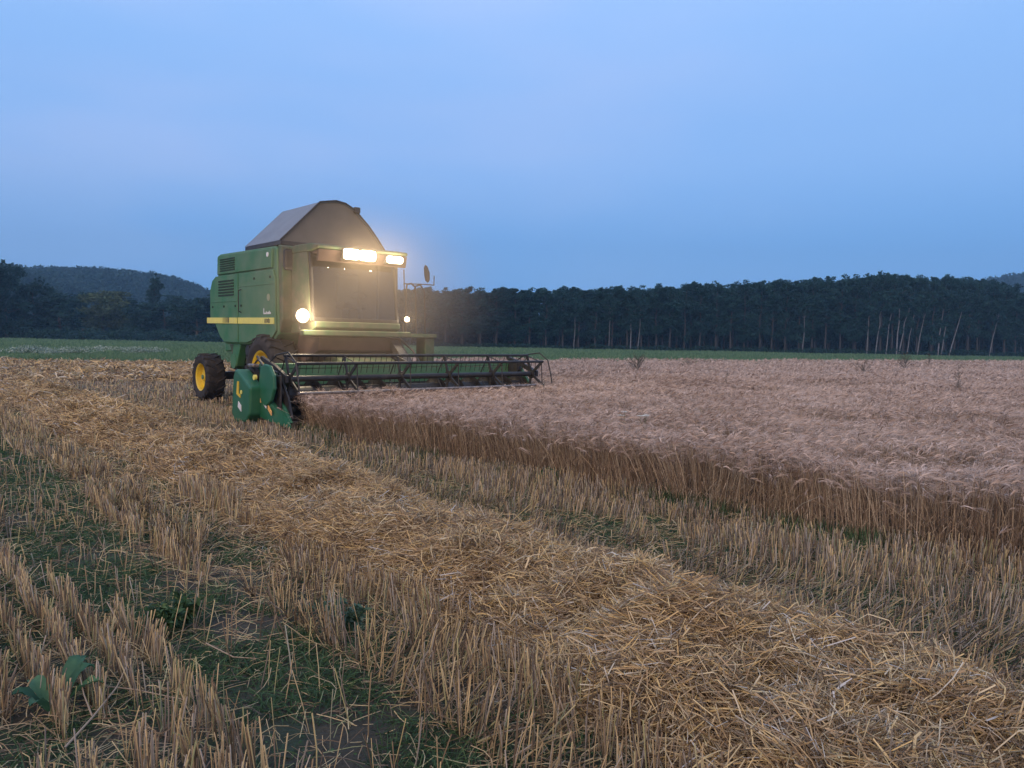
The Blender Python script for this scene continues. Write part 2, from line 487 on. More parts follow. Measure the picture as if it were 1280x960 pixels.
# ------------------------------------------------------------------ stubble
acc = Acc()
def green_strip(f, l):
    wob = (vnoise(f, l * 0, 1.6, 41) - .5) * .35
    a = (l + wob > 6.18) & (l + wob < 6.86)
    b = (l + wob > 5.35) & (l + wob < 5.68) & (f < 9.5)
    return a | b
def stubble(n, y0, y1, r, sides, hm, rowsnap=True, K=3):
    xm = .70 * y1 + 1.2
    x, y = sample(n, -xm, xm, y0, y1)
    f, l = to_fl(x, y)
    if rowsnap:
        ln = np.round(l / .155) * .155 + rng.normal(0, .014, n)
        fn = np.round(f / .085) * .085 + rng.normal(0, .018, n)
        x, y = to_xy(fn, ln); f, l = fn, ln
    k = seen(x, y) & ~in_wheat(x, y) & (mound_h(f, l) < .05) & (y < field_far(x)) & (y > y0)
    g = green_strip(f, l)
    k &= ~(g & (rng.random(n) < .93))
    dens = vnoise(x, y, .9, 43) * .6 + vnoise(x, y, .25, 44) * .6
    band = (l < 3.95)
    k &= dens > .36 - .04 * (y > 9) + .10 * band
    k &= rng.random(len(x)) < np.where(band, .62, .9)
    # the wheel track of the header side, pressed down
    x, y, f, l = x[k], y[k], f[k], l[k]; N = len(x)
    track = ((l > 3.1) & (l < 3.85)) | ((l > 5.75) & (l < 6.05))
    h = hm * np.where(l < 3.95, .88, 1.0) * (.62 + .65 * vnoise(x, y, .8, 46)) * rng.uniform(.72, 1.18, N)
    lean = rng.normal(0, .09, (N, 2)) + (np.stack([vnoise(x, y, .22, 47), vnoise(x, y, .22, 48)], -1) - .5) * .5
    tl = track & (rng.random(N) < .75)
    lean[tl] += FW * .9 + NR * .25 + rng.normal(0, .3, (tl.sum(), 2))
    wild = rng.random(N) < .05
    lean[wild] += rng.normal(0, .8, (wild.sum(), 2))
    d = norm(np.concatenate([lean, np.ones((N, 1))], 1))
    z = gz(x, y)
    b = np.stack([x, y, z], -1)
    k = np.linspace(0, 1, K)[None, :, None]
    P = b[:, None] + d[:, None] * (h[:, None, None] * k)
    P = P + (rng.normal(0, .02, (N, 3)) * h[:, None])[:, None] * (k ** 2) * 3
    rad = np.broadcast_to((r * rng.uniform(.7, 1.4, N))[:, None], (N, K)).copy()
    grey = rng.random(N) < np.where(l < 3.95, .50, .28)
    tubes(acc, P[~grey], rad[~grey], sides, rng.random((~grey).sum()), 0)
    tubes(acc, P[grey], rad[grey], sides, rng.random(grey.sum()), 1)
stubble(34000, 1.0, 5.0, .0022, 4, .215)
stubble(80000, 5.0, 9.0, .0025, 3, .215)
stubble(110000, 9.0, 16, .0035, 2, .19, K=2)
stubble(90000, 16, 26, .0065, 2, .17, False, K=2)
stubble(70000, 26, 42, .012, 2, .15, False, K=2)
# chaff and loose straw between the rows
def litter(n, y0, y1, r, Lmax):
    xm = .70 * y1 + 1.2
    x, y = sample(n, -xm, xm, y0, y1)
    f, l = to_fl(x, y)
    k = seen(x, y) & ~in_wheat(x, y) & (y < field_far(x)) & ~(green_strip(f, l) & (rng.random(n) < .6)); x, y = x[k], y[k]
    straws(acc, x, y, gz(x, y) + .012 + np.abs(rng.normal(0, .02, len(x))), .06, Lmax, r, .18, 2 if y0 > 8 else 3)
litter(24000, 1.0, 5.0, .0015, .22)
litter(36000, 5, 9, .0018, .24)
litter(40000, 9, 20, .004, .35)
litter(60000, 20, 42, .010, .5)
ob = link_mesh('stubble', acc.mesh('stubble', [M['stubble'], M['stubble_grey']]))
tag(ob, 'short cut straw coloured stubble in drill rows between the windrow and the wheat', 'stubble', kind='stuff')

# ------------------------------------------------------------------ green undergrowth in the tracks
acc = Acc()
def grass(n, y0, y1, Lg, r, mode, K=4):
    xm = .70 * y1 + 1.2
    x, y = sample(n, -xm, xm, y0, y1)
    f, l = to_fl(x, y)
    k = seen(x, y) & (y < field_far(x)) & (mound_h(f, l) < .04)
    v = vnoise(x, y, .7, 51) * .6 + vnoise(x, y, .2, 52) * .5
    if mode == 'strip': k &= green_strip(f, l) & (v > .28)
    else: k &= ~in_wheat(x, y) & ((v > .50) | ((l < 3.9) & (v > .36) & (f > 2)))
    x, y, f, l = x[k], y[k], f[k], l[k]; N = len(x)
    lean = rng.normal(0, .55, (N, 2))
    L = Lg * rng.uniform(.4, 1.3, N)
    d = norm(np.concatenate([lean, np.ones((N, 1)) * .8], 1))
    k = np.linspace(0, 1, K)[None, :, None]
    b = np.stack([x, y, gz(x, y)], -1)
    P = b[:, None] + d[:, None] * (L[:, None, None] * k)
    P[:, :, :2] += (lean[:, None] * (L[:, None, None]) * (k ** 2) * .5)
    P[:, :, 2] -= (L[:, None] * (k[..., 0] ** 2) * .3)
    rad = (r * rng.uniform(.6, 1.5, N))[:, None] * np.linspace(1, .25, K)[None]
    tubes(acc, P, rad, 2, rng.random(N), 0)
grass(90000, 1.0, 5.5, .09, .0022, 'strip')
grass(120000, 5.5, 14, .10, .0035, 'strip')
grass(170000, 1.0, 7.0, .10, .0023, 'patch')
grass(170000, 7.0, 16, .11, .0042, 'patch')
grass(60000, 16, 42, .12, .010, 'patch', 3)
# creeping leaves low on the soil
x, y = sample(26000, -8, 8, 1.0, 9)
f, l = to_fl(x, y)
k = seen(x, y) & green_strip(f, l) & (vnoise(x, y, .5, 55) > .35)
x, y = x[k], y[k]
quads(acc, np.stack([x, y, gz(x, y) + .01 + rng.random(len(x)) * .03], -1), np.full(len(x), .010), None, 0, 1.5)
# weeds at the foot of the wheat
f = rng.uniform(3, 15, 9000); l = edge_l(f) + rng.normal(.02, .22, 9000)
x, y = to_xy(f, l); k = seen(x, y) & (vnoise(f, l, .5, 57) > .45); x, y = x[k], y[k]; N = len(x)
L = rng.uniform(.06, .22, N); d = norm(np.concatenate([rng.normal(0, .35, (N, 2)), np.ones((N, 1))], 1))
kk = np.linspace(0, 1, 3)[None, :, None]
tubes(acc, np.stack([x, y, gz(x, y)], -1)[:, None] + d[:, None] * L[:, None, None] * kk, (rng.uniform(.002, .004, N))[:, None] * np.array([[1, .8, .2]]), 2)
ob = link_mesh('grass', acc.mesh('grass', [M['grass']]))
tag(ob, 'low dark green grass and weeds growing in the wheel tracks of the stubble', 'grass', kind='stuff')

# ------------------------------------------------------------------ standing wheat
acc = Acc()
def wheat(n, y0, y1, sc, detail, xr=None, fsel=None):
    x0, x1 = (xr if xr else (-.70 * y1, .70 * y1 + 1.2))
    x, y = sample(n, x0, x1, y0, y1)
    k = seen(x, y, 1.6) & in_wheat(x, y)
    x, y = x[k], y[k]; N = len(x)
    f, l = to_fl(x, y)
    H = np.interp(f, [2, 5, 9], [.57, .575, .605]) * (.88 + .16 * vnoise(x, y, 1.4, 61) + .12 * vnoise(x, y, .35, 66)) * (1.08 - .34 * rng.random(N) ** 1.8)
    H = H * (1 - .22 * np.clip((vnoise(x, y, 1.7, 67) - .62) / .25, 0, 1))
    near_edge = np.clip(1 - (edge_l(f) - l) / .22, 0, 1) * (f > 3.2)
    wl = (np.stack([vnoise(x, y, .7, 62), vnoise(x, y, .7, 63)], -1) - .5) * .7
    lean = rng.normal(0, .09, (N, 2)) + wl * .7 + NR * (near_edge * rng.random(N) * .42)[:, None]
    wild = rng.random(N) < .03; lean[wild] += rng.normal(0, .6, (wild.sum(), 2))
    b = np.stack([x, y, gz(x, y)], -1)
    K = 4 if detail == 2 else 3
    k = np.linspace(0, 1, K)[None, :, None]
    P = np.repeat(b[:, None], K, 1)
    P[:, :, 2] += H[:, None] * k[..., 0] * (1 - .12 * np.linalg.norm(lean, axis=1)[:, None])
    P[:, :, :2] += lean[:, None] * H[:, None, None] * (.35 * k + .65 * k ** 2)
    if detail:
        tubes(acc, P, np.broadcast_to((.0017 * sc * rng.uniform(.7, 1.4, N))[:, None], (N, K)) * np.linspace(1.1, .8, K)[None], 3 if detail == 2 else 2, rng.random(N), 0)
    # ear: leaves the stem and nods over
    top = P[:, -1]
    a = rng.uniform(0, 2 * PI, N)
    prevail = np.array([.7, -.4])
    hd = norm(np.stack([np.cos(a), np.sin(a)], -1) + prevail * .9 + wl * 2.)
    EL = .085 * rng.uniform(.8, 1.25, N) * (1 + .25 * (sc - 1))
    ang0 = rng.uniform(.5, 1.4, N); curl = rng.uniform(.5, 1.5, N)
    KE = 5 if detail == 2 else 4 if detail == 1 else 3
    pts = [top]
    dirs = []
    for i in range(KE - 1):
        an = ang0 + curl * i / (KE - 1)
        dd = np.concatenate([hd * np.sin(an)[:, None], np.cos(an)[:, None]], 1)
        dirs.append(dd)
        pts.append(pts[-1] + dd * (EL / (KE - 1))[:, None])
    PE = np.stack(pts, 1)
    prof = {5: [.35, 1, 1.05, .85, .15], 4: [.4, 1.1, 1, .15], 3: [.5, 1.2, .25]}[KE]
    tint = rng.random(N)
    tubes(acc, PE, (.0052 * sc * rng.uniform(.8, 1.2, N))[:, None] * np.array([prof]), 3 if detail else 2, tint, 1)
    # awns
    na = {2: 11, 1: 6, 0: 3}[detail]
    for j in range(na):
        q = (j + .6) / na * (KE - 2)
        i = int(q); base = PE[:, i] * (1 - (q - i)) + PE[:, i + 1] * (q - i)
        ad = norm(dirs[min(i, KE - 2)] + rng.normal(0, .26, (N, 3)))
        AL = rng.uniform(.07, .13, N) * (1 + .25 * (sc - 1))
        end = base + ad * AL[:, None]; end[:, 2] -= AL * .30
        PA = np.stack([base, (base + end) / 2 + rng.normal(0, .002, (N, 3)), end], 1) if detail == 2 else np.stack([base, end], 1)
        w0 = .0009 * sc * (1 if detail == 2 else 1.25)
        rad = np.broadcast_to(np.array([[1, .8, .3]]) * w0 if detail == 2 else np.array([[1, .35]]) * w0 * 1.3, (N, PA.shape[1]))
        tubes(acc, PA, rad, 2, np.clip(tint * .5 + .5, 0, 1), 1)
    # dry leaf hanging from the stem
    if detail:
        for rep in range(2):
            lb = P[:, 1] * .6 + P[:, 2] * .4 if rep == 0 else P[:, 0] * .3 + P[:, 1] * .7
            a = rng.uniform(0, 2 * PI, N); h2 = np.stack([np.cos(a), np.sin(a)], -1)
            LL = rng.uniform(.06, .16, N)
            p1 = lb + np.concatenate([h2 * .35, np.full((N, 1), .30)], 1) * LL[:, None]
            p2 = p1 + np.concatenate([h2 * .4, np.full((N, 1), -.5)], 1) * LL[:, None]
            tubes(acc, np.stack([lb, p1, p2], 1), (.0026 * sc)*np.array([[.9, 1, .2]]) * np.ones((N, 1)), 2, rng.random(N) * .8, 0)
wheat(17000, 4.0, 9.0, 1.0, 2, (-1, 8))
wheat(30000, 9.0, 14, 1.15, 2, (-5, 12))
wheat(75000, 14, 22, 1.6, 1, (-5, 18))
wheat(85000, 22, 36, 2.6, 0, (-5, 28))
wheat(85000, 36, 76, 4.2, 0, (-5, 56))
# denser fringe right on the cut edge
def fringe(n):
    global sample
    old = sample
    def s2(nn, *a):
        f = rng.uniform(3.0, 16.0, nn); l = edge_l(f) - np.abs(rng.normal(0, .22, nn)) - .005
        return to_xy(f, l)
    sample = s2
    wheat(n, 0, 0, 1.0, 2, (0, 0))
    sample = old
fringe(3600)
ob = link_mesh('wheat', acc.mesh('wheat', [M['wstem'], M['wear']]))
tag(ob, 'standing ripe bearded wheat, pinkish brown ears over brown stems', 'wheat', kind='stuff')

# ------------------------------------------------------------------ meadow grass
acc = Acc()
n = 150000
u = rng.random(n); y = 36 + 82 * u ** 1.6; x = rng.uniform(-1, 1, n) * (.72 * y + 3)
k = (y > field_far(x) + .3); x, y = x[k], y[k]; N = len(x)
L = rng.uniform(.14, .34, N) * (.7 + .8 * vnoise(x, y, 5, 71)) ; sc = y / 40
a = rng.normal(0, .4, (N, 2)); d = norm(np.concatenate([a, np.ones((N, 1))], 1))
kk = np.array([0, .55, 1])[None, :, None]
P = np.stack([x, y, np.full(N, .01)], -1)[:, None] + d[:, None] * L[:, None, None] * kk
P[:, 2, :2] += a * L[:, None] * .4
tubes(acc, P, (.014 * sc * rng.uniform(.6, 1.4, N))[:, None] * np.array([[1, .8, .2]]), 2, None, 0, flat_dir=np.tile([0, 1., 0], (N, 1)) + rng.normal(0, .3, (N, 3)))
ob = link_mesh('meadow_grass', acc.mesh('meadow_grass', [M['meadow']]))
tag(ob, 'long green meadow grass between the grain field and the trees', 'grass', kind='stuff')
# ------------------------------------------------------------------ combine harvester
def bm_box(bm, x0, x1, y0, y1, z0, z1, bev=0.0, rot=None, piv=None):
    r = bmesh.ops.create_cube(bm, size=1)
    vs_ = r['verts']
    bmesh.ops.scale(bm, vec=(x1 - x0, y1 - y0, z1 - z0), verts=vs_)
    bmesh.ops.translate(bm, vec=((x0 + x1) / 2, (y0 + y1) / 2, (z0 + z1) / 2), verts=vs_)
    if bev:
        es = list({e for v in vs_ for e in v.link_edges})
        g = bmesh.ops.bevel(bm, geom=es, offset=bev, segments=2, affect='EDGES', profile=.5)
        vs_ = list({v for f in g['faces'] for v in f.verts} | {v for v in vs_ if v.is_valid})
    if rot is not None:
        bmesh.ops.rotate(bm, cent=piv or ((x0 + x1) / 2, (y0 + y1) / 2, (z0 + z1) / 2), matrix=rot, verts=vs_)
    return vs_

def bm_prism(bm, pts, y0, y1, bev=0.0, axis='Y'):
    """outline pts (a,b) extruded; axis Y: (x,z) outline; X: (y,z) outline; Z: (x,y) outline"""
    def P(a, b, t): return {'Y': (a, t, b), 'X': (t, a, b), 'Z': (a, b, t)}[axis]
    A = [bm.verts.new(P(a, b, y0)) for a, b in pts]; B = [bm.verts.new(P(a, b, y1)) for a, b in pts]
    fs = [bm.faces.new(A), bm.faces.new(list(reversed(B)))]
    n = len(pts)
    for i in range(n): fs.append(bm.faces.new([A[(i + 1) % n], A[i], B[i], B[(i + 1) % n]]))
    bmesh.ops.recalc_face_normals(bm, faces=fs)
    if bev:
        es = list({e for f in fs for e in f.edges})
        bmesh.ops.bevel(bm, geom=es, offset=bev, segments=2, affect='EDGES', profile=.5)

def bm_cyl(bm, p0, p1, r0, r1=None, seg=20, cap=True):
    r1 = r0 if r1 is None else r1
    p0, p1 = Vector(p0), Vector(p1); d = p1 - p0
    r = bmesh.ops.create_cone(bm, cap_ends=cap, segments=seg, radius1=r0, radius2=r1, depth=d.length)
    q = d.to_track_quat('Z', 'Y').to_matrix().to_4x4()
    bmesh.ops.transform(bm, matrix=Matrix.Translation((p0 + p1) / 2) @ q, verts=r['verts'])
    return r['verts']

def bm_pipe(bm, pts, r, seg=8):
    for a, b in zip(pts[:-1], pts[1:]): bm_cyl(bm, a, b, r, seg=seg)
    for p in pts[1:-1]:
        s = bmesh.ops.create_uvsphere(bm, u_segments=seg, v_segments=6, radius=r)
        bmesh.ops.translate(bm, vec=p, verts=s['verts'])

def bm_lathe(bm, prof, c, seg=40, axis='Y'):
    """profile (t along axis, radius)"""
    rings = []
    for t, r in prof:
        ring = []
        for i in range(seg):
            a = 2 * PI * i / seg
            ring.append(bm.verts.new((c[0] + r * math.cos(a), c[1] + t, c[2] + r * math.sin(a))))
        rings.append(ring)
    fs = []
    for A, B in zip(rings[:-1], rings[1:]):
        for i in range(seg): fs.append(bm.faces.new([A[i], A[(i + 1) % seg], B[(i + 1) % seg], B[i]]))
    bmesh.ops.recalc_face_normals(bm, faces=fs)

def part(name, fn, mat, parent, smooth=False, **kw):
    bm = bmesh.new(); fn(bm)
    me = bpy.data.meshes.new(name); bm.to_mesh(me); bm.free()
    if smooth:
        for p in me.polygons: p.use_smooth = True
        try: me.set_sharp_from_angle(angle=R(35))
        except Exception: pass
    o = link_mesh(name, me, mat, parent)
    for k, v in kw.items(): o[k] = v
    return o

HM = empty('combine_harvester', (AX[0], AX[1], 0), math.atan2(FW[1], FW[0]))
tag(HM, 'green and yellow combine harvester with lit lamps cutting the edge of the wheat', 'combine harvester')
# local frame: X forward, near side is -Y
# --- hull with side panels
hull_pts = [(-3.20, 1.95), (-3.22, 2.60), (-3.08, 2.84), (-2.80, 2.90), (-2.74, 3.36), (-2.66, 3.40), (.30, 3.36), (.42, 3.30),
            (.50, 1.60), (.18, 1.40), (-.70, 1.42), (-1.05, 1.36), (-2.35, 1.36), (-2.62, 1.50), (-2.85, 1.75)]
hull = part('body', lambda bm: bm_prism(bm, hull_pts, -1.36, 1.36, .03), M['green'], HM)
# side panels stand a little proud on both sides
def side_panels(s):
    y0, y1 = (s * 1.362, s * 1.400)
    ya, yb = min(y0, y1), max(y0, y1)
    p1 = part('side_panel', lambda bm: bm_prism(bm, [(-2.72, 2.93), (-2.70, 3.32), (-2.64, 3.36), (.26, 3.31), (.26, 2.93)], ya, yb, .012), M['green'], HM)
    p2 = part('side_panel', lambda bm: bm_prism(bm, [(-3.17, 1.97), (-3.18, 2.58), (-3.05, 2.80), (-2.82, 2.895), (-1.50, 2.895), (-1.50, 1.40), (-2.32, 1.40), (-2.58, 1.54), (-2.85, 1.80)], ya, yb, .012), M['green'], HM)
    p3 = part('side_panel', lambda bm: bm_prism(bm, [(-1.46, 2.895), (.30, 2.895), (.42, 2.70), (.46, 1.66), (.16, 1.44), (-.70, 1.46), (-1.05, 1.40), (-1.46, 1.40)], ya, yb, .012), M['green'], HM)
    o0, o1 = (s * 1.401, s * 1.412); oa, ob_ = min(o0, o1), max(o0, o1)
    def louv(bm, x0, x1, z0, z1, n):
        dz = (z1 - z0) / n
        for i in range(n):
            bm_box(bm, x0, x1, oa, ob_, z0 + i * dz + dz * .2, z0 + i * dz + dz * .72)
    part('louvre', lambda bm: louv(bm, -2.52, -1.66, 2.98, 3.28, 6), M['seam'], p1)
    part('louvre', lambda bm: louv(bm, -2.62, -1.72, 2.42, 2.80, 6), M['seam'], p2)
    # yellow stripe, in lengths so that the panel seam runs through
    for par, a, b in ((p2, -3.34, -1.51), (p3, -1.45, .40)):
        part('stripe', lambda bm: bm_prism(bm, [(a, 1.80 + (-a) * .008), (a, 1.93 + (-a) * .008), (b, 1.93 - b * .008), (b, 1.80 - b * .008)],
             min(s * 1.402, s * 1.416), max(s * 1.402, s * 1.416)), M['stripe'], par)
    # dark bars printed on the stripe
    def bars(bm):
        for k, x in enumerate([-2.32, -2.26, -2.195, -2.13, -2.06, -1.98]):
            w_ = .004 + .0035 * k
            bm_box(bm, x - w_, x + w_, min(s * 1.417, s * 1.420), max(s * 1.417, s * 1.420), 1.83, 1.95)
    part('stripe_mark', bars, M['black'], p2)
    return p1, p2, p3
PN = side_panels(-1); PF = side_panels(1)
def small_marks(bm):
    for x, wd, z0, z1 in ((-.02, .012, 1.82, 1.91), (.04, .020, 1.82, 1.91), (.10, .012, 1.83, 1.90), (.15, .022, 1.82, 1.91), (.21, .012, 1.82, 1.90)):
        bm_box(bm, x - wd, x + wd, -1.420, -1.417, z0, z1)
part('stripe_mark', small_marks, M['black'], PN[2])
# small white script above the stripe: a tall stroke and a run of short ones
def script(bm):
    x = -.12
    for wdt, h in [(.03, .12), (.07, .03), (.03, .06), (.03, .04), (.05, .045), (.03, .07), (.04, .04)]:
        bm_box(bm, x, x + wdt, -1.406, -1.4015, 2.0, 2.0 + h, .004); x += wdt + .012
part('lettering', script, M['white'], PN[2])
def emblem(bm):
    bm_cyl(bm, (.12, -1.401, 2.34), (.12, -1.406, 2.34), .075, seg=24)
part('emblem', emblem, paint('worn_pale_emblem', lin(.35, .36, .22), lin(.2, .26, .15), .5, 30), PN[2])
part('reflector', lambda bm: bm_cyl(bm, (.08, -1.401, 3.20), (.08, -1.412, 3.20), .05, seg=16), M['white'], PN[0])
part('vertical_seam', lambda bm: bm_box(bm, -1.492, -1.468, -1.372, -1.364, 1.42, 2.88), M['seam'], HM)
# hinges, latches, grab rails, vents on the side panels
for par, pts in ((PN[1], [(-3.0, 2.2), (-2.3, 2.2), (-1.62, 2.2)]), (PN[2], [(-1.3, 2.2), (-.6, 2.75), (.2, 2.75)])):
    for (x, z) in pts:
        part('latch', lambda bm: bm_box(bm, x - .035, x + .035, -1.412, -1.401, z - .022, z + .022, .004), M['seam'], par)
part('grab_rail', lambda bm: bm_pipe(bm, [(-1.30, -1.40, 2.05), (-1.30, -1.46, 2.08), (-1.30, -1.46, 2.52), (-1.30, -1.40, 2.55)], .012, 6), M['black'], PN[2])
part('panel_rib', lambda bm: bm_box(bm, -1.44, .40, -1.409, -1.401, 2.60, 2.622, .003), M['green'], PN[2])
part('panel_rib', lambda bm: bm_box(bm, -3.12, -1.52, -1.409, -1.401, 2.30, 2.322, .003), M['green'], PN[1])
# rear hood and straw chute
part('rear_hood', lambda bm: bm_prism(bm, [(-3.03, 2.0), (-3.06, 2.6), (-3.5, 2.3), (-3.75, 1.6), (-3.7, 1.15), (-2.95, 1.2), (-2.9, 1.9)], -.85, .85, .03), M['green'], HM)
part('straw_chute', lambda bm: bm_prism(bm, [(-3.55, 1.14), (-3.65, .75), (-3.1, .7), (-2.95, 1.19)], -.75, .75, .01), M['rubber'], HM)
# sieve box and lower body between the wheels
part('sieve_box', lambda bm: bm_prism(bm, [(-2.75, 1.355), (-2.45, 1.0), (-1.9, .92), (-.9, 1.0), (-.3, 1.355)], -1.12, 1.12, .02), M['green_dusty'], HM)
part('lower_body', lambda bm: bm_prism(bm, [(-2.4, .95), (-2.0, .72), (-.6, .70), (.1, .9), (.35, 1.39), (-.35, 1.37), (-.9, .98)], -.78, .78, .02), M['black'], HM)
part('grain_elevator', lambda bm: (bm_prism(bm, [(-2.12, .86), (-1.80, .86), (-1.52, 1.39), (-1.95, 1.39)], -1.32, -1.14, .02), bm_cyl(bm, (-1.95, -1.33, .98), (-1.95, -1.12, .98), .17, seg=20)), M['green'], HM)
part('side_shaft', lambda bm: (bm_cyl(bm, (-1.2, -1.30, 1.22), (-1.2, -1.13, 1.22), .13, seg=20), bm_cyl(bm, (-.75, -1.26, 1.12), (-.75, -1.13, 1.12), .10, seg=20)), M['black'], HM)
# axles
part('front_axle', lambda bm: (bm_box(bm, -.18, .18, -1.0, 1.0, .66, .98, .03), bm_cyl(bm, (0, -1.1, .8), (0, 1.1, .8), .15)), M['black'], HM)
part('rear_axle', lambda bm: (bm_box(bm, -3.34, -3.10, -1.18, 1.18, .50, .68, .02), bm_box(bm, -3.3, -3.14, -.3, .3, .66, .9, .02), bm_prism(bm, [(-3.3, .88), (-2.3, 1.02), (-2.3, .86), (-3.1, .70)], -.4, .4, .02)), M['black'], HM)

def make_wheel(name, cx, cy, r, wd, s, nl):
    """s = -1 near side: outer face towards -Y"""
    wh = empty(name, (cx, cy, r), 0, HM)
    rim = r * .56; h = wd / 2
    prof = [(-h * .82, rim), (-h, rim + (r - rim) * .35), (-h * .98, r * .86), (-h * .80, r * .945), (-h * .4, r * .965), (0, r * .97), (h * .4, r * .965), (h * .80, r * .945), (h * .98, r * .86), (h, rim + (r - rim) * .35), (h * .82, rim)]
    def tyre(bm):
        bm_lathe(bm, prof, (0, 0, 0), 56)
        # agricultural chevron lugs
        for i in range(nl):
            for sg in (-1, 1):
                a0 = 2 * PI * (i + (.5 if sg > 0 else 0)) / nl
                secs = []
                for q, t in enumerate([0.02, .35, .7, .97, 1.06]):
                    ang = a0 + t * .42 * (1.6 / nl * 10) * .6
                    yy = sg * h * t
                    rr = r * (.97 if t < .75 else .955 if t < 1 else .86)
                    ro = r * (1.0 if t < .75 else .985 if t < 1 else .885)
                    if t > .9: yy = sg * h * min(t, 1.03) * .97
                    da = .030 * (.55 / r) * 1.5
                    ring = []
                    for (rad, dd) in ((rr * .99, -da), (ro, -da * .8), (ro, da * .8), (rr * .99, da)):
                        ring.append(bm.verts.new((rad * math.cos(ang + dd), yy, rad * math.sin(ang + dd))))
                    secs.append(ring)
                fs = []
                for A, B in zip(secs[:-1], secs[1:]):
                    for k in range(4): fs.append(bm.faces.new([A[k], A[(k + 1) % 4], B[(k + 1) % 4], B[k]]))
                fs.append(bm.faces.new(secs[0])); fs.append(bm.faces.new(list(reversed(secs[-1]))))
                bmesh.ops.recalc_face_normals(bm, faces=fs)
    part('tyre', tyre, M['rubber'], wh, True)
    o = s
    def rimf(bm):
        pr = [(o * h * .86, rim * .99), (o * h * .90, rim * 1.03), (o * h * .80, rim * .95), (o * h * .30, rim * .88), (o * h * .22, rim * .62), (o * h * .42, rim * .50), (o * h * .45, rim * .30), (o * h * .60, rim * .27), (o * h * .62, .001)]
        bm_lathe(bm, pr, (0, 0, 0), 48)
        pr2 = [(-o * h * .84, rim * 1.0), (-o * h * .3, rim * .9), (o * h * .2, rim * .88)]
        bm_lathe(bm, pr2, (0, 0, 0), 48)
    ri = part('rim', rimf, M['yellow'], wh, True)
    part('hub', lambda bm: bm_cyl(bm, (0, o * h * .58, 0), (0, o * h * .72, 0), rim * .17, seg=12), M['green'], ri)
    return wh
make_wheel('drive_wheel', 0, -1.27, .80, .56, -1, 20)
make_wheel('drive_wheel', 0, 1.27, .80, .56, 1, 20)
make_wheel('steering_wheel_rear', -3.22, -1.42, .56, .44, -1, 16).name = 'rear_wheel'
make_wheel('rear_wheel', -3.22, 1.42, .56, .44, 1, 16)

# --- grain tank with raised cover
part('tank_rim', lambda bm: bm_box(bm, -1.36, .44, -1.29, 1.14, 3.385, 3.47, .01), M['black'], HM)
arch = [(-1.29, 3.475), (-.43, 4.335), (-.06, 4.405), (.16, 4.375), (.38, 4.27), (.71, 3.97), (.93, 3.72), (1.12, 3.475)]
def cover(bm):
    inner = [(y * .985 + 0 * z, 3.475 if z < 3.48 else z - .025) for y, z in arch]
    for x0, x1 in ((-1.38, .41),):
        o = [bm.verts.new((x0, y, z)) for y, z in arch]; o2 = [bm.verts.new((x1, y, z)) for y, z in arch]
        i_ = [bm.verts.new((x0, y, z)) for y, z in inner]; i2 = [bm.verts.new((x1, y, z)) for y, z in inner]
        fs = []
        for k in range(len(arch) - 1):
            fs += [bm.faces.new([o[k], o[k + 1], o2[k + 1], o2[k]]), bm.faces.new([i_[k], i2[k], i2[k + 1], i_[k + 1]]),
                   bm.faces.new([o[k], i_[k], i_[k + 1], o[k + 1]]), bm.faces.new([o2[k], o2[k + 1], i2[k + 1], i2[k]])]
        bmesh.ops.recalc_face_normals(bm, faces=fs)
tc_ = part('tank_cover', cover, M['canvas'], HM)
part('front_sheet', lambda bm: bm_prism(bm, [(y * .975, 3.475 if z < 3.48 else z - .03) for y, z in arch], .36, .395, 0, 'X'), M['canvas_front'], tc_)
part('rear_sheet', lambda bm: bm_prism(bm, [(y * .975, 3.475 if z < 3.48 else z - .03) for y, z in arch], -1.36, -1.33, 0, 'X'), M['canvas_front'], tc_)
part('cover_hinge', lambda bm: bm_box(bm, .30, .46, .36, .50, 4.20, 4.33, .02), M['black'], tc_)
part('cover_edge', lambda bm: bm_pipe(bm, [(.43, y * 1.0, z) for y, z in arch], .018, 6), M['black'], tc_)
# front wall of the tank beside and behind the cab
part('tank_front_wall', lambda bm: bm_prism(bm, [(.44, 3.38), (.62, 3.34), (.66, 1.90), (.52, 1.62)], -1.34, 1.34, .02), M['green_dusty'], HM)
part('side_mirror', lambda bm: bm_box(bm, .68, .73, -1.34, -1.10, 2.86, 3.28, .05) and None, M['black'], HM)

# --- cab
cab = empty('cab', (0, 0, 0), 0, HM)
part('cab_floor', lambda bm: bm_prism(bm, [(.55, 1.62), (1.45, 1.66), (1.62, 1.74), (1.62, 1.86), (.55, 1.86)], -1.12, .78, .02), M['green_dusty'], cab)
part('cab_back', lambda bm: bm_box(bm, .67, .75, -1.13, .72, 1.86, 3.18, .01), M['cabin'], cab)
part('corner_panel', lambda bm: bm_prism(bm, [(.70, 1.87), (1.50, 1.87), (1.37, 3.19), (.70, 3.19)], -1.17, -1.153, .004), M['green_dusty'], cab)
def pillars(bm):
    for y in (-1.15, .72):
        bm_prism(bm, [(1.50, 1.86), (1.58, 1.86), (1.44, 3.18), (1.36, 3.18)], y, y + .045, .008)
        bm_box(bm, .74, .82, y, y + .045, 1.86, 3.18, .008)
        bm_box(bm, .74, 1.55, y, y + .045, 1.86, 1.93, .008)
    bm_box(bm, 1.50, 1.58, -1.13, .74, 1.86, 1.93, .008)
    bm_box(bm, 1.36, 1.43, -1.13, .74, 3.10, 3.18, .008)
part('cab_frame', pillars, M['black'], cab)
part('windscreen', lambda bm: bm_prism(bm, [(1.545, 1.93), (1.551, 1.93), (1.42, 3.12), (1.414, 3.12)], -1.10, .72), M['glass'], cab)
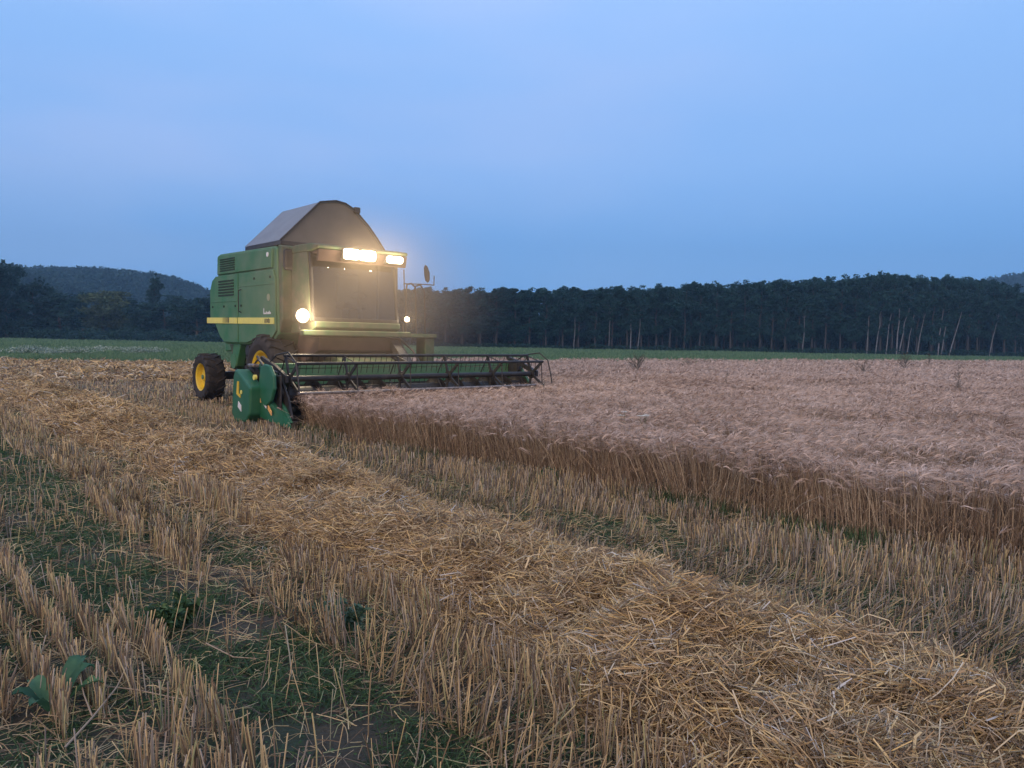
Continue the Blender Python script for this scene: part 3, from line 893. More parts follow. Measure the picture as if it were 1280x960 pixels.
for s_, y in ((1, .742),):
    part('side_window', lambda bm: bm_prism(bm, [(.83, 1.94), (1.48, 1.94), (1.36, 3.10), (.83, 3.10)], y, y + .006), M['glass'], cab)
def roof(bm):
    bm_prism(bm, [(.60, 3.195), (.60, 3.30), (.8, 3.35), (1.50, 3.345), (1.78, 3.30), (1.80, 3.25), (1.74, 3.225), (1.45, 3.195)], -1.18, .84, .025)
rf = part('cab_roof', roof, M['green_dusty'], cab)
part('visor', lambda bm: bm_prism(bm, [(1.50, 3.185), (1.77, 3.215), (1.72, 3.00), (1.66, 3.00), (1.69, 3.16), (1.50, 3.15)], -1.13, .83, .006), M['cabin'], rf)
part('driver_seat', lambda bm: (bm_box(bm, .80, 1.22, -.28, .24, 2.14, 2.28, .04), bm_box(bm, .78, .90, -.28, .24, 2.26, 2.86, .05), bm_box(bm, .85, 1.15, -.15, .12, 1.86, 2.14, .02)), M['black'], cab)
def steer(bm):
    bm_cyl(bm, (1.42, -.02, 1.86), (1.30, -.02, 2.36), .04)
    for i in range(20):
        a, b = 2 * PI * i / 20, 2 * PI * (i + 1) / 20
        f = lambda t: (1.29 + .05 * math.cos(t), -.02 + .19 * math.sin(t), 2.40 + .17 * math.cos(t) * .4)
        bm_cyl(bm, f(a), f(b), .014, seg=6)
part('steering_wheel', steer, M['black'], cab)
# lamps under the visor
def lampbox(name, y, wd, hh=.13):
    o = part(name, lambda bm: bm_box(bm, 1.70, 1.80, y - wd / 2 - .02, y + wd / 2 + .02, 3.04, 3.04 + hh + .04, .015), M['black'], rf)
    part('lamp_lens', lambda bm: bm_box(bm, 1.78, 1.885, y - wd / 2, y + wd / 2, 3.06, 3.06 + hh, .045), M['lamp'], o)  # lens oversized and rounded, camera bloom built into its shape
    return o
lampbox('work_lamp', -.48, .32, .20)
lampbox('work_lamp', -.12, .34, .20)
lampbox('work_lamp', .50, .36, .14)
# deck rail, green front beam
part('front_beam', lambda bm: bm_box(bm, 1.48, 1.66, -1.38, 1.02, 1.58, 1.69, .02), M['green_dusty'], HM)
part('front_apron', lambda bm: bm_prism(bm, [(.6, 1.60), (1.5, 1.555), (1.46, 1.30), (.9, 1.05), (.5, 1.1)], -.98, .88, .01), M['cabin'], HM)
# headlamps on brackets at each side
def side_lamp(y, r, name='headlamp', m='lamp', yaw=0.):
    o = part(name, lambda bm: (bm_cyl(bm, (1.40, y, 1.955), (1.56, y, 1.955), r * .85, r * 1.12, 24), bm_cyl(bm, (1.42, y, 1.70), (1.42, y, 1.87), .02, seg=8)), M['black'], HM)
    part('lamp_lens', lambda bm: (bm_cyl(bm, (1.562, y, 1.955), (1.60, y, 1.955), r, r * .8, 24)), M[m], o, True)  # radius widened past the real lens to include its bloom
side_lamp(-1.35, .125)
side_lamp(.97, .055, 'headlamp', 'lamp_small')
# left side: platform, steps, rails and mirror
def platform(bm):
    bm_box(bm, .55, 1.40, 1.025, 1.86, 1.58, 1.66, .01)
part('platform', platform, M['green_dusty'], HM)
def steps(bm):
    bm_box(bm, .98, 1.34, 1.60, 1.84, 1.02, 1.575, .02)
    for z in (.55, .82): bm_box(bm, 1.0, 1.30, 1.62, 1.86, z, z + .03)
    for x in (1.0, 1.28): bm_box(bm, x, x + .03, 1.81, 1.85, .50, 1.57)
part('ladder', steps, M['green_dusty'], HM)
def rails(bm):
    bm_pipe(bm, [(1.36, 1.08, 1.66), (1.36, 1.08, 2.55), (1.33, 1.12, 2.70), (1.25, 1.28, 2.73), (1.20, 1.42, 2.66), (1.20, 1.46, 1.66)], .018)
    bm_pipe(bm, [(1.0, 1.50, 2.55), (1.0, 1.56, 2.70), (.95, 1.72, 2.74), (.9, 1.86, 2.60), (.9, 1.90, 1.66)], .018)
    bm_pipe(bm, [(1.36, 1.02, 3.0), (1.36, 1.04, 2.45)], .012)
part('handrail', rails, M['black'], HM)
def mir(bm):
    bm_pipe(bm, [(1.45, .96, 2.70), (1.40, 1.50, 2.72), (1.38, 1.78, 2.72), (1.38, 1.78, 2.92)], .012, 6)
part('mirror_arm', mir, M['black'], HM)
part('wing_mirror', lambda bm: bm_prism(bm, [(1.56, 2.80), (1.62, 2.76), (1.66, 2.82), (1.655, 2.98), (1.60, 3.10), (1.55, 3.14), (1.52, 3.08), (1.53, 2.92)], 1.36, 1.40, .008, 'X'), M['black'], HM)
# feeder house and lift gear
part('feeder_house', lambda bm: bm_prism(bm, [(.55, 1.32), (.95, 1.38), (2.12, .95), (2.12, .30), (1.9, .30), (.45, .85)], -.62, .62, .02), M['green_dusty'], HM)
def hyd(bm):
    bm_cyl(bm, (.7, .80, .80), (2.0, .95, .48), .06); bm_cyl(bm, (.7, -.80, .80), (2.0, -.95, .48), .06)
    bm_prism(bm, [(1.25, 1.56), (1.45, 1.56), (2.12, 1.02), (2.12, .86), (1.95, .88)], .62, .80, .01)
    bm_prism(bm, [(.95, 1.54), (1.10, 1.54), (1.85, .92), (1.70, .90)], 1.0, 1.08, .01)
    bm_pipe(bm, [(1.3, .85, 1.56), (1.6, .88, 1.34), (1.9, .9, .96), (2.15, 1.0, .84)], .022)
    bm_pipe(bm, [(1.3, .95, 1.56), (1.7, 1.05, 1.30), (1.95, 1.1, .98), (2.15, 1.2, .86)], .022)
part('lift_arm', hyd, M['black'], HM)

# --- header: near end y=-2.5, far end y=3.62
HY0, HY1 = -2.42, 3.36
hd = empty('header', (0, 0, 0), 0, HM)
def trough(bm):
    bm_prism(bm, [(2.14, .98), (2.19, .98), (2.205, .70), (2.14, .70)], HY0, HY1)
part('back_wall', trough, M['green'], hd)
part('trough', lambda bm: bm_prism(bm, [(2.14, .699), (2.205, .699), (2.21, .55), (2.32, .30), (2.62, .20), (3.02, .17), (3.02, .14), (2.6, .15), (2.28, .24), (2.14, .50)], HY0, HY1), M['black'], hd)
part('top_beam', lambda bm: bm_box(bm, 2.06, 2.20, HY0, HY1, .985, 1.08, .015), M['green'], hd)
part('auger', lambda bm: bm_cyl(bm, (2.52, HY0 + .02, .52), (2.52, HY1 - .02, .52), .17, seg=24), M['black'], hd, True)
def flight(bm):
    turns = 11; n_ = turns * 20
    for half in (0, 1):
        pa = None
        for i in range(n_ // 2 + 1):
            t = i / (n_ / 2); a = 2 * PI * turns / 2 * t * (1 if half else -1)
            y = HY0 + .03 + t * 2.4 if half == 0 else HY1 - .03 - t * 2.4
            q = [bm.verts.new((2.52 + rr * math.cos(a), y, .52 + rr * math.sin(a))) for rr in (.165, .29)]
            if pa: bm.faces.new([pa[0], pa[1], q[1], q[0]])
            pa = q
part('auger_flight', flight, M['black'], hd)
def knife(bm):
    bm_box(bm, 2.99, 3.08, HY0, HY1, .10, .14, .004)
    y = HY0 + .05
    while y < HY1 - .03:
        bm_prism(bm, [(3.07, .10), (3.20, .118), (3.07, .14)], y - .012, y + .012); y += .0762
part('cutter_bar', knife, M['steel'], hd)
# near end: shield, drive, divider
part('end_plate', lambda bm: bm_prism(bm, [(1.95, .16), (1.95, .90), (2.15, 1.04), (2.5, .98), (2.75, .62), (3.2, .40), (3.45, .16)], HY0 - .05, HY0 - .002, .008), M['green_clean'], hd)
sh = part('end_shield', lambda bm: bm_prism(bm, [(1.84, .20), (1.92, .86), (2.00, .98), (2.10, .98), (2.66, .70), (2.62, .24), (2.46, .10), (2.0, .06)], HY0 - .40, HY0 - .16, .035), M['green_clean'], hd)
def logo(bm):
    y0, y1 = HY0 - .414, HY0 - .402
    bm_prism(bm, [(2.10, .56), (2.14, .78), (2.20, .78), (2.19, .53)], y0, y1)
    bm_prism(bm, [(2.191, .53), (2.191, .58), (2.26, .555), (2.26, .505)], y0, y1)
part('emblem', logo, M['yellow'], sh)
part('emblem_dot', lambda bm: bm_cyl(bm, (2.30, HY0 - .402, .60), (2.30, HY0 - .412, .60), .035, seg=16), M['stripe'], sh)
part('sticker', lambda bm: bm_prism(bm, [(2.16, .34), (2.18, .44), (2.30, .37), (2.30, .27)], HY0 - .412, HY0 - .402), M['white'], sh)
def drive(bm):
    bm_cyl(bm, (2.08, HY0 - .15, .82), (2.08, HY0 - .05, .82), .20, seg=28)
    bm_cyl(bm, (2.55, HY0 - .15, .50), (2.55, HY0 - .05, .50), .14, seg=24)
    bm_box(bm, 1.75, 2.4, HY0 - .15, HY0 - .06, .30, .60, .02)
    bm_cyl(bm, (2.6, HY0 - .16, .75), (2.6, HY0 - .05, .75), .16, seg=24)
part('drive_pulley', drive, M['black'], hd)
part('belt_guard', lambda bm: bm_prism(bm, [(2.64, 1.04), (2.80, 1.10), (3.00, 1.08), (3.16, .92), (3.18, .70), (3.06, .50), (2.84, .38), (2.66, .46), (2.58, .78)], HY0 - .22, HY0 - .158, .02), M['green_clean'], hd)
part('guard_knob', lambda bm: bm_cyl(bm, (2.50, HY0 - .27, .86), (2.50, HY0 - .225, .86), .045, seg=14), M['stripe'], hd)
part('guard_latch', lambda bm: bm_box(bm, 2.10, 2.34, HY0 - .22, HY0 - .10, 1.02, 1.08, .02), M['steel'], hd)
def gear(bm):
    bm_pipe(bm, [(2.10, HY0 - .10, 1.06), (2.35, HY0 - .13, 1.16), (2.62, HY0 - .12, 1.02), (2.85, HY0 - .10, .74), (2.95, HY0 - .08, .5)], .016, 6)
    bm_pipe(bm, [(1.7, HY0 + .3, 1.12), (2.05, HY0 - .02, 1.2), (2.4, HY0 - .06, 1.06), (2.9, HY0 - .02, .95)], .02, 6)
    bm_cyl(bm, (2.75, HY0 - .12, .50), (2.75, HY0 + .05, .50), .13, seg=18)
    bm_cyl(bm, (3.0, HY0 - .10, .62), (3.0, HY0 + .04, .62), .10, seg=18)
    bm_box(bm, 2.60, 3.15, HY0 - .09, HY0 - .053, .34, .92, .02)
    bm_prism(bm, [(2.9, .95), (3.25, .55), (3.40, .22), (3.2, .2), (2.8, .5)], HY0 - .001, HY0 + .03)
part('drive_gear', gear, M['black'], hd)
def divider(bm):
    # long pointed snout, wide at the root, narrowing to the tip
    rt = [(2.45, HY0 - .20, .20), (2.45, HY0 + .05, .20), (2.45, HY0 + .05, .62), (2.45, HY0 - .20, .62)]
    md = [(2.95, HY0 - .20, .15), (2.95, HY0 + .03, .15), (2.95, HY0 + .03, .46), (2.95, HY0 - .17, .46)]
    tp = [(3.52, HY0 - .10, .07), (3.52, HY0 - .06, .07), (3.50, HY0 - .06, .13), (3.50, HY0 - .10, .13)]
    S = [[bm.verts.new(p) for p in q] for q in (rt, md, tp)]
    fs = [bm.faces.new(S[0]), bm.faces.new(list(reversed(S[-1])))]
    for A, B in zip(S[:-1], S[1:]):
        for k in range(4): fs.append(bm.faces.new([A[k], A[(k + 1) % 4], B[(k + 1) % 4], B[k]]))
    bmesh.ops.recalc_face_normals(bm, faces=fs)
    bmesh.ops.bevel(bm, geom=list({e for f in fs for e in f.edges}), offset=.01, segments=2, affect='EDGES')
dv = part('crop_divider', divider, M['green_clean'], hd)
def tape(bm, x, z):
    bm_prism(bm, [(x, z), (x + .12, z - .075), (x + .12, z - .135), (x, z - .06)], HY0 - .216, HY0 - .205)
for i_, (x, z) in enumerate([(2.52, .60), (2.74, .52), (2.95, .42)]):
    part('reflector', lambda bm: bm_prism(bm, [(x, z), (x + .13, z - .09), (x + .13, z - .16), (x, z - .07)], HY0 - .218, HY0 - .203), M['amber'] if i_ != 1 else M['white'], dv)
def far_div(bm):
    bm_prism(bm, [(2.1, .16), (2.1, 1.1), (2.45, 1.0), (2.8, .6), (3.55, .12)], HY1 + .002, HY1 + .06, .008)
part('end_plate', far_div, M['green'], hd)
def fpul(bm):
    bm_cyl(bm, (2.35, HY1 - .12, .95), (2.35, HY1 - .02, .95), .17, seg=24)
part('reel_sprocket', fpul, M['black'], hd)

# reel
RX, RZ, RR = 2.98, .85, .42
RY0, RY1 = HY0 + .12, HY1 - .10
rl = empty('reel', (RX, 0, RZ), 0, hd)
part('reel_tube', lambda bm: bm_cyl(bm, (0, RY0, 0), (0, RY1, 0), .05, seg=14), M['black'], rl, True)
angs = [40 + 72 * i for i in range(5)]
def spider(y):
    def f(bm):
        prev = None
        for i, a in enumerate(angs):
            c, s = math.cos(R(a)), math.sin(R(a))
            bm_box(bm, 0.03, RR, y - .012, y + .012, -.028, .028, 0, Matrix.Rotation(-R(a), 3, 'Y'), (0, y, 0))
            c2, s2 = math.cos(R(a + 72)), math.sin(R(a + 72))
            bm_cyl(bm, (RR * .96 * c, y, RR * .96 * s), (RR * .96 * c2, y, RR * .96 * s2), .011, seg=6)
        bm_cyl(bm, (0, y - .02, 0), (0, y + .02, 0), .10, seg=16)
    return f
ny = 6
for i in range(ny): part('reel_spider', spider(RY0 + .03 + (RY1 - RY0 - .06) * i / (ny - 1)), M['black'], rl)
for a in angs:
    c, s = math.cos(R(a)) * RR, math.sin(R(a)) * RR
    bt = part('reel_bat', lambda bm: bm_cyl(bm, (c, RY0, s), (c, RY1, s), .026, seg=10), M['steel'] if a == 328 else M['black'], rl, True)  # lower front bat made paler, its reflected light put into the colour
    def tines(bm):
        y = RY0 + .07
        while y < RY1:
            v = [bm.verts.new(p) for p in ((c - .004, y - .004, s), (c + .004, y + .004, s), (c - .035, y + .003, s - .17), (c - .043, y - .003, s - .17))]
            bm.faces.new(v)
            v = [bm.verts.new(p) for p in ((c - .004, y + .004, s), (c + .004, y - .004, s), (c - .035, y - .003, s - .17), (c - .043, y + .003, s - .17))]
            bm.faces.new(v)
            y += .115
    part('tines', tines, M['black'], bt)
def reelarm(y):
    return lambda bm: (bm_prism(bm, [(-.90, .28), (-.90, .36), (-.35, .22), (.10, .06), (.10, -.06), (-.35, .12)], y - .03, y + .03, .005), bm_pipe(bm, [(-.55, y, .28), (-.30, y, .40), (.15, y, .45), (.42, y, .30), (.52, y, 0), (.56, y, -.18)], .014, 6))
for y in (RY0 - .06, RY1 + .05): part('reel_arm', reelarm(y), M['black'], rl)

# lights that shine out of the lit lamps
def lamp_light(loc, p, name, spot=False, size=.06):
    ld = bpy.data.lights.new(name, 'SPOT' if spot else 'POINT'); ld.energy = p; ld.color = (1, .79, .52); ld.shadow_soft_size = size
    if spot: ld.spot_size = R(165); ld.spot_blend = 1.0
    o = bpy.data.objects.new(name, ld); col.objects.link(o); o.parent = HM
    o.location = loc
    o.rotation_euler = (0, R(-72), 0)
    return o
LP = 1.0
lamp_light((1.96, -.48, 3.14), 68 * LP, 'work_lamp_light')
lamp_light((1.96, -.12, 3.14), 68 * LP, 'work_lamp_light')
lamp_light((1.96, .50, 3.13), 26 * LP, 'work_lamp_light')
lamp_light((1.76, -1.35, 1.955), 85 * LP, 'headlamp_light')
lamp_light((1.66, .97, 1.955), 10 * LP, 'headlamp_light')

# dust in the lamp light round the machine's front, doubling as lens flare veil
def dust_cloud():
    bm = bmesh.new()
    bmesh.ops.create_icosphere(bm, subdivisions=3, radius=1.0)
    me = bpy.data.meshes.new('dust'); bm.to_mesh(me); bm.free()
    m = bpy.data.materials.new('dust_material'); m.use_nodes = True
    n = m.node_tree; n.nodes.clear()
    out = n.nodes.new('ShaderNodeOutputMaterial'); pv = n.nodes.new('ShaderNodeVolumePrincipled')
    tc = n.nodes.new('ShaderNodeTexCoord')
    ln = n.nodes.new('ShaderNodeVectorMath'); ln.operation = 'LENGTH'
    n.links.new(tc.outputs['Object'], ln.inputs[0])
    mr = n.nodes.new('ShaderNodeMapRange'); mr.interpolation_type = 'SMOOTHERSTEP'
    mr.inputs['From Min'].default_value = 1.0; mr.inputs['From Max'].default_value = 0.1
    mr.inputs['To Min'].default_value = 0; mr.inputs['To Max'].default_value = DUST
    n.links.new(ln.outputs['Value'], mr.inputs['Value'])
    n.links.new(mr.outputs[0], pv.inputs['Density'])
    pv.inputs['Color'].default_value = (.80, .66, .50, 1)
    pv.inputs['Anisotropy'].default_value = 0.0
    n.links.new(pv.outputs[0], out.inputs['Volume'])
    o = link_mesh('dust', me, m)
    fx, fy = to_xy(2.0, .15)
    o.location = (fx, fy, 2.45); o.scale = (3.2, 3.2, 2.3); o.rotation_euler = (0, 0, HM.rotation_euler[2])
    tag(o, 'thin brown dust round the lit front of the harvester, also standing for lens glare', 'dust', kind='stuff')
DUST = .11
dust_cloud()

# ------------------------------------------------------------------ trees and hills
def tree_meshes(kind, seed, H, cw, base, nleaf, leaf, bark, leafm, trunk_r, lean=0.0):
    """returns trunk mesh and crown mesh; crown made of leaf clumps round limbs"""
    global rng
    rs = np.random.default_rng(seed)
    rng_old = rng; rng = rs
    at = Acc(); K = 7
    t = np.linspace(0, 1, K)
    path = np.stack([lean * t ** 1.1 * H + rs.normal(0, .012 * H, K) * t, rs.normal(0, .01 * H, K) * t, t * H * .92], -1)
    tubes(at, path[None], (trunk_r * (1.1 - t * .95))[None], 7, np.array([.5]), 0)
    def spine(z): return np.stack([np.interp(z, path[:, 2], path[:, 0]), np.interp(z, path[:, 2], path[:, 1]), z], -1)
    nl = {'poplar': 26, 'round': 20, 'cone': 110}[kind]
    zb = rs.uniform(base * H, H * .88, nl); az = rs.uniform(0, 2 * PI, nl)
    u = (zb / H - base) / (1 - base)
    if kind == 'poplar': rad = cw * (np.sin(np.clip(u * .72 + .18, 0, 1) * PI) ** .6) * rs.uniform(.5, 1.1, nl); rise = rs.uniform(.5, 1.0, nl)
    elif kind == 'cone': rad = cw * (1 - u) ** .75 * rs.uniform(.6, 1.05, nl) + .2; rise = rs.uniform(-.1, .3, nl)
    else: rad = cw * np.sqrt(np.clip(1 - (2 * u - .9) ** 2, .05, 1)) * rs.uniform(.55, 1.1, nl); rise = rs.uniform(.1, .6, nl)
    s0 = spine(zb)
    tip = s0 + np.stack([np.cos(az) * rad, np.sin(az) * rad, rise * rad], -1)
    PP = np.stack([s0, (s0 + tip) / 2 + rs.normal(0, .05 * cw, (nl, 3)), tip], 1)
    tubes(at, PP, (trunk_r * .35 * (1 - u * .6))[:, None] * np.array([[1, .6, .2]]), 4, None, 0)
    ac = Acc()
    # clumps along limbs
    nc = 150 if kind != 'cone' else 420
    li = rs.integers(0, nl, nc); q = rs.uniform(.35, 1.08, nc)[:, None]
    cc = s0[li] * (1 - q) + tip[li] * q + rs.normal(0, .10 * cw, (nc, 3))
    top = spine(np.array([H * .93, H * .96, H * .88, H * .9])); top = top + rs.normal(0, .06 * cw, top.shape)
    cc = np.concatenate([cc, top])
    cr = cw * rs.uniform(.12, .28, len(cc)) * (1 if kind != 'cone' else .75)
    per = nleaf // len(cc)
    d = norm(rs.normal(size=(len(cc), per, 3))) * (rs.random((len(cc), per, 1)) ** .45)
    d[..., 2] *= .8
    C = (cc[:, None] + d * cr[:, None, None]).reshape(-1, 3)
    ct = np.repeat(rs.random(len(cc)), per)
    C[:, 2] = np.minimum(C[:, 2], H * 1.02)
    quads(ac, C, np.full(len(C), leaf), np.clip(ct * .6 + rs.random(len(C)) * .4, 0, 1))
    tm = at.mesh('trunk', [bark]); cm = ac.mesh('crown', [leafm])
    rng = rng_old
    return tm, cm

def tree(name, meshes, loc, rz, sc, label, cat='tree', group=None):
    e = empty(name, loc, rz); e.scale = sc if isinstance(sc, tuple) else (sc,) * 3
    tag(e, label, cat, group)
    link_mesh('trunk', meshes[0], None, e); link_mesh('crown', meshes[1], None, e)
    return e

def px_ray(px): return (px - 640) / 960.0
POP = [tree_meshes('poplar', 100 + i, 14.0, 2.3, .12 + .05 * (i % 3), 5200, .20, M['grey_bark'], M['leaf_poplar'], .16) for i in range(7)]
rr = random.Random(3)
def row_y(x): return 118 + (x + 20) * .19
def pop_h(px):
    return float(np.interp(px, [480, 560, 700, 830, 900, 1000, 1090, 1150, 1230, 1262, 1280], [8.6, 9.2, 9.9, 10.7, 11.6, 12.6, 14.0, 14.3, 14.2, 12.8, 9]))
cnt = 0
for row in range(6):
    x = -24.0 + rr.random() * 2
    while True:
        y = row_y(x) + row * 4.6
        if y <= 0 or x / y > .655 - .002 * row: break
        x += 2.55 + rr.uniform(-.3, .3)
        if row > 3 and rr.random() < .35: continue
        yy = y + rr.uniform(-.4, .4)
        px = 640 + 960 * x / yy
        hh = pop_h(px) * (1 + row * .02) * rr.uniform(.95, 1.03)
        tree('poplar_tree', POP[rr.randrange(7)], (x, yy, 0), rr.random() * 6.28, (1.0 * rr.uniform(.9, 1.15), 1.0 * rr.uniform(.9, 1.15), hh / 14.0),
             'tall dark green poplar in the dense plantation behind the wheat field', 'poplar', 'poplars of the dark plantation')
        cnt += 1
print('poplars', cnt)
# pale leaning trunks along the edge of the plantation
def pale(px, H, lean, thick, label):
    lean *= .85; thick *= .85
    d = 6.0
    y = 0; x = 0
    for _ in range(8):
        y = row_y(x) - 1.7; x = px_ray(px) * y
    tm, cm = tree_meshes('poplar', int(px), H, 1.5, .62, 1500, .20, M['pale_bark'], M['leaf_poplar'], thick, lean)
    tree('pale_trunk_tree', (tm, cm), (x, y, 0), 0, 1.0, label, 'tree')
pale(787, 9.0, 0.0, .10, 'straight thin pale trunked tree left of its twin at the middle of the plantation edge')
pale(796, 8.5, .06, .09, 'thin pale trunked tree leaning slightly right beside its straight twin, middle of the plantation')
pale(1002, 9.5, .03, .09, 'slim pale trunked tree standing alone left of the leaning pale trunks')
pale(1082, 10.0, .04, .10, 'slim pale trunk left of the forked looking pair at the plantation edge')
pale(1093, 11.0, .10, .12, 'pale trunk leaning right, second from the left among the bright trunks')
pale(1106, 11.0, .08, .11, 'pale trunk just left of the brightest upright trunk')
pale(1119, 12.0, .02, .15, 'brightest upright white trunk of the leaning pale trunks')
pale(1122, 12.0, .17, .12, 'pale trunk leaning right from the foot of the brightest upright trunk')
pale(1132, 10.5, .16, .10, 'dim pale leaning trunk right of the bright pair')
pale(1145, 10.5, .14, .11, 'leaning pale trunk midway between the two bright groups')
pale(1171, 12.0, .06, .14, 'bright pale trunk leaning slightly, left of the strongly slanted one')
pale(1175, 11.5, .15, .10, 'thin slanted trunk rising beside the bright slightly leaning trunk')
pale(1185, 12.0, .27, .12, 'most strongly slanted pale trunk near the right end of the plantation')
pale(1235, 9.5, .18, .09, 'faint slanted trunk at the far right end of the plantation')
pale(716, 8.0, .05, .08, 'faint pale trunk at the left part of the plantation edge')
pale(760, 8.5, .02, .08, 'faint upright pale trunk between the left one and the twin pale trunks')

# left tree line
RND = [tree_meshes('round', 200 + i, 10.0, 4.2, .10, 6500, .24, M['bark'], M['leaf_dark'], .25) for i in range(5)]
PALE = tree_meshes('round', 260, 10.0, 4.6, .10, 7000, .24, M['bark'], M['leaf_pale'], .25)
CONE = tree_meshes('cone', 270, 14.0, 3.0, .03, 8000, .22, M['bark'], M['leaf_dark'], .22)
def at_px(px, y): return px_ray(px) * y
tree('conifer', CONE, (at_px(194, 150), 150, 0), 0, (.85, .85, .93), 'tall dark pointed conifer rising above the left tree line', 'conifer')
tree('pale_round_tree', PALE, (at_px(128, 140), 140, 0), 0, (1.25, 1.2, .86), 'broad pale green tree left of the pointed conifer', 'tree')
lt = [(-30, 120, 13.5, 1.3), (8, 124, 11.5, 1.2), (42, 130, 9.2, 1.1), (75, 128, 7.6, 1.1), (104, 146, 8.6, 1.1), (160, 152, 7.8, 1.1), (178, 136, 6.6, .9), (205, 138, 6.6, 1.0), (224, 148, 8.4, 1.1), (246, 134, 7.4, 1.0), (268, 142, 8.6, 1.1), (292, 138, 8.2, 1.1), (320, 140, 8.6, 1.1), (350, 142, 8.6, 1.1), (385, 142, 8.8, 1.1), (420, 140, 8.8, 1.1), (452, 138, 8.8, 1.1), (478, 134, 8.6, 1.0)]
for k, (px, y, h, cwid) in enumerate(lt):
    tree('broadleaf_tree', RND[k % 5], (at_px(px, y), y, 0), k * 1.3, (cwid, cwid, h / 10.0), 'dark bushy broadleaf tree of the hedge line at the foot of the hills', 'tree', 'dark trees along the foot of the hills')
# low scrub closing the foot of the tree lines
acc = Acc()
def scrub(n, x0, x1, yf, h, leaf=.22, dy=2.5):
    x = rng.uniform(x0, x1, n); y = yf(x) + rng.uniform(-dy, dy, n)
    hh = h * (.35 + .9 * vnoise(x, y * 0, 2.2, 81))
    z = hh * rng.random(n) ** .8
    quads(acc, np.stack([x, y, z + .05], -1), np.full(n, leaf))
scrub(14000, -110, -12, lambda x: 124 + 0 * x, 2.0)
scrub(16000, -30, 96, lambda x: row_y(x) - 1.0, .9, .16, 1.2)
scrub(40000, -30, 104, lambda x: row_y(x) + 26, 7.5, .7, 1.5)
scrub(26000, -30, 104, lambda x: row_y(x) + 12, 3.0, .4, 1.5)
scrub(60000, -130, -14, lambda x: 158 + 0 * x, 5.0, .4, 3)
ob = link_mesh('undergrowth', acc.mesh('undergrowth', [M['leaf_dark']]))
tag(ob, 'dark undergrowth filling the foot of the tree lines', 'undergrowth', kind='stuff')

# wooded hills
def hill(name, label, ycen, depth, prof, crown_r, ncrown, nq, leaf, leafm, hm, seed):
    pxs = [p for p, _ in prof]; zs = [z for _, z in prof]
    def top(x): return np.interp(640 + 960 * x / ycen, pxs, zs)
    x0, x1 = at_px(pxs[0], ycen), at_px(pxs[-1], ycen)
    xs = np.linspace(x0, x1, 90); ys = np.linspace(ycen - depth, ycen + depth, 40)
    def zf(X, Y):
        u = np.clip(1 - np.abs((Y - ycen) / depth), 0, 1)
        return top(X * ycen / Y if False else X) * np.sin(u * PI / 2) ** .9 - .5 + (vnoise(X, Y, 25, seed) - .5) * 4 * u
    o = link_mesh(name, grid_mesh(name, xs, ys, zf, hm)); tag(o, kind='structure')
    ac = Acc()
    x = rng.uniform(x0, x1, ncrown); y = ycen - depth + (depth * 1.12) * rng.random(ncrown)
    z = zf(x, y)
    r = crown_r * rng.uniform(.6, 1.3, ncrown)
    d = norm(rng.normal(size=(ncrown, nq, 3))); d[..., 2] = np.abs(d[..., 2]) * 1.0
    d *= rng.uniform(.65, 1.02, (ncrown, nq, 1))
    C = np.stack([x, y, z + r * .15], -1)[:, None] + d * r[:, None, None]
    tt = np.repeat(rng.random(ncrown) * .7, nq) + rng.random(ncrown * nq) * .3
    quads(ac, C.reshape(-1, 3), np.full(ncrown * nq, leaf), tt)
    f_ = link_mesh('forest', ac.mesh('forest', [leafm])); tag(f_, label, 'forest', kind='stuff')
HM_ = paint('hill_ground', lin(.02, .04, .018), lin(.03, .055, .025), .95, .1)
def zp(px, py, y): return 1.6 + ((423 + (px - 640) * .0185) - py) * y / 960.0
y1 = 300
hill('hill', 'dark wooded slope falling from the left edge of the view', y1, 90,
     [(-300, 30)] + [(p, zp(p, q, y1) - 3) for p, q in [(-80, 318), (0, 332), (25, 336), (40, 346), (80, 366), (130, 385), (190, 400), (260, 415)]] + [(300, 0)],
     4.0, 1100, 110, .75, M['leaf_dark'], HM_, 91)
y2 = 430
hill('hill', 'wooded ridge behind the left tree line sloping down to the harvester', y2, 130,
     [(-60, 34)] + [(p, zp(p, q, y2) - 3.5) for p, q in [(0, 348), (45, 342), (75, 340), (130, 342), (190, 344), (225, 352), (262, 370), (300, 384), (360, 400), (450, 412)]] + [(520, 0)],
     4.6, 3000, 80, 1.0, M['leaf_dark'], HM_, 92)
y3 = 560
hill('hill', 'distant wooded ridge at the far right end of the plantation', y3, 150,
     [(1180, 0), (1200, 24)] + [(p, zp(p, q, y3) - 4.5) for p, q in [(1235, 352), (1260, 350), (1290, 349), (1340, 352), (1420, 362), (1500, 380)]] + [(1560, 0)],
     7, 1400, 70, 1.6, M['leaf_dark'], HM_, 93)

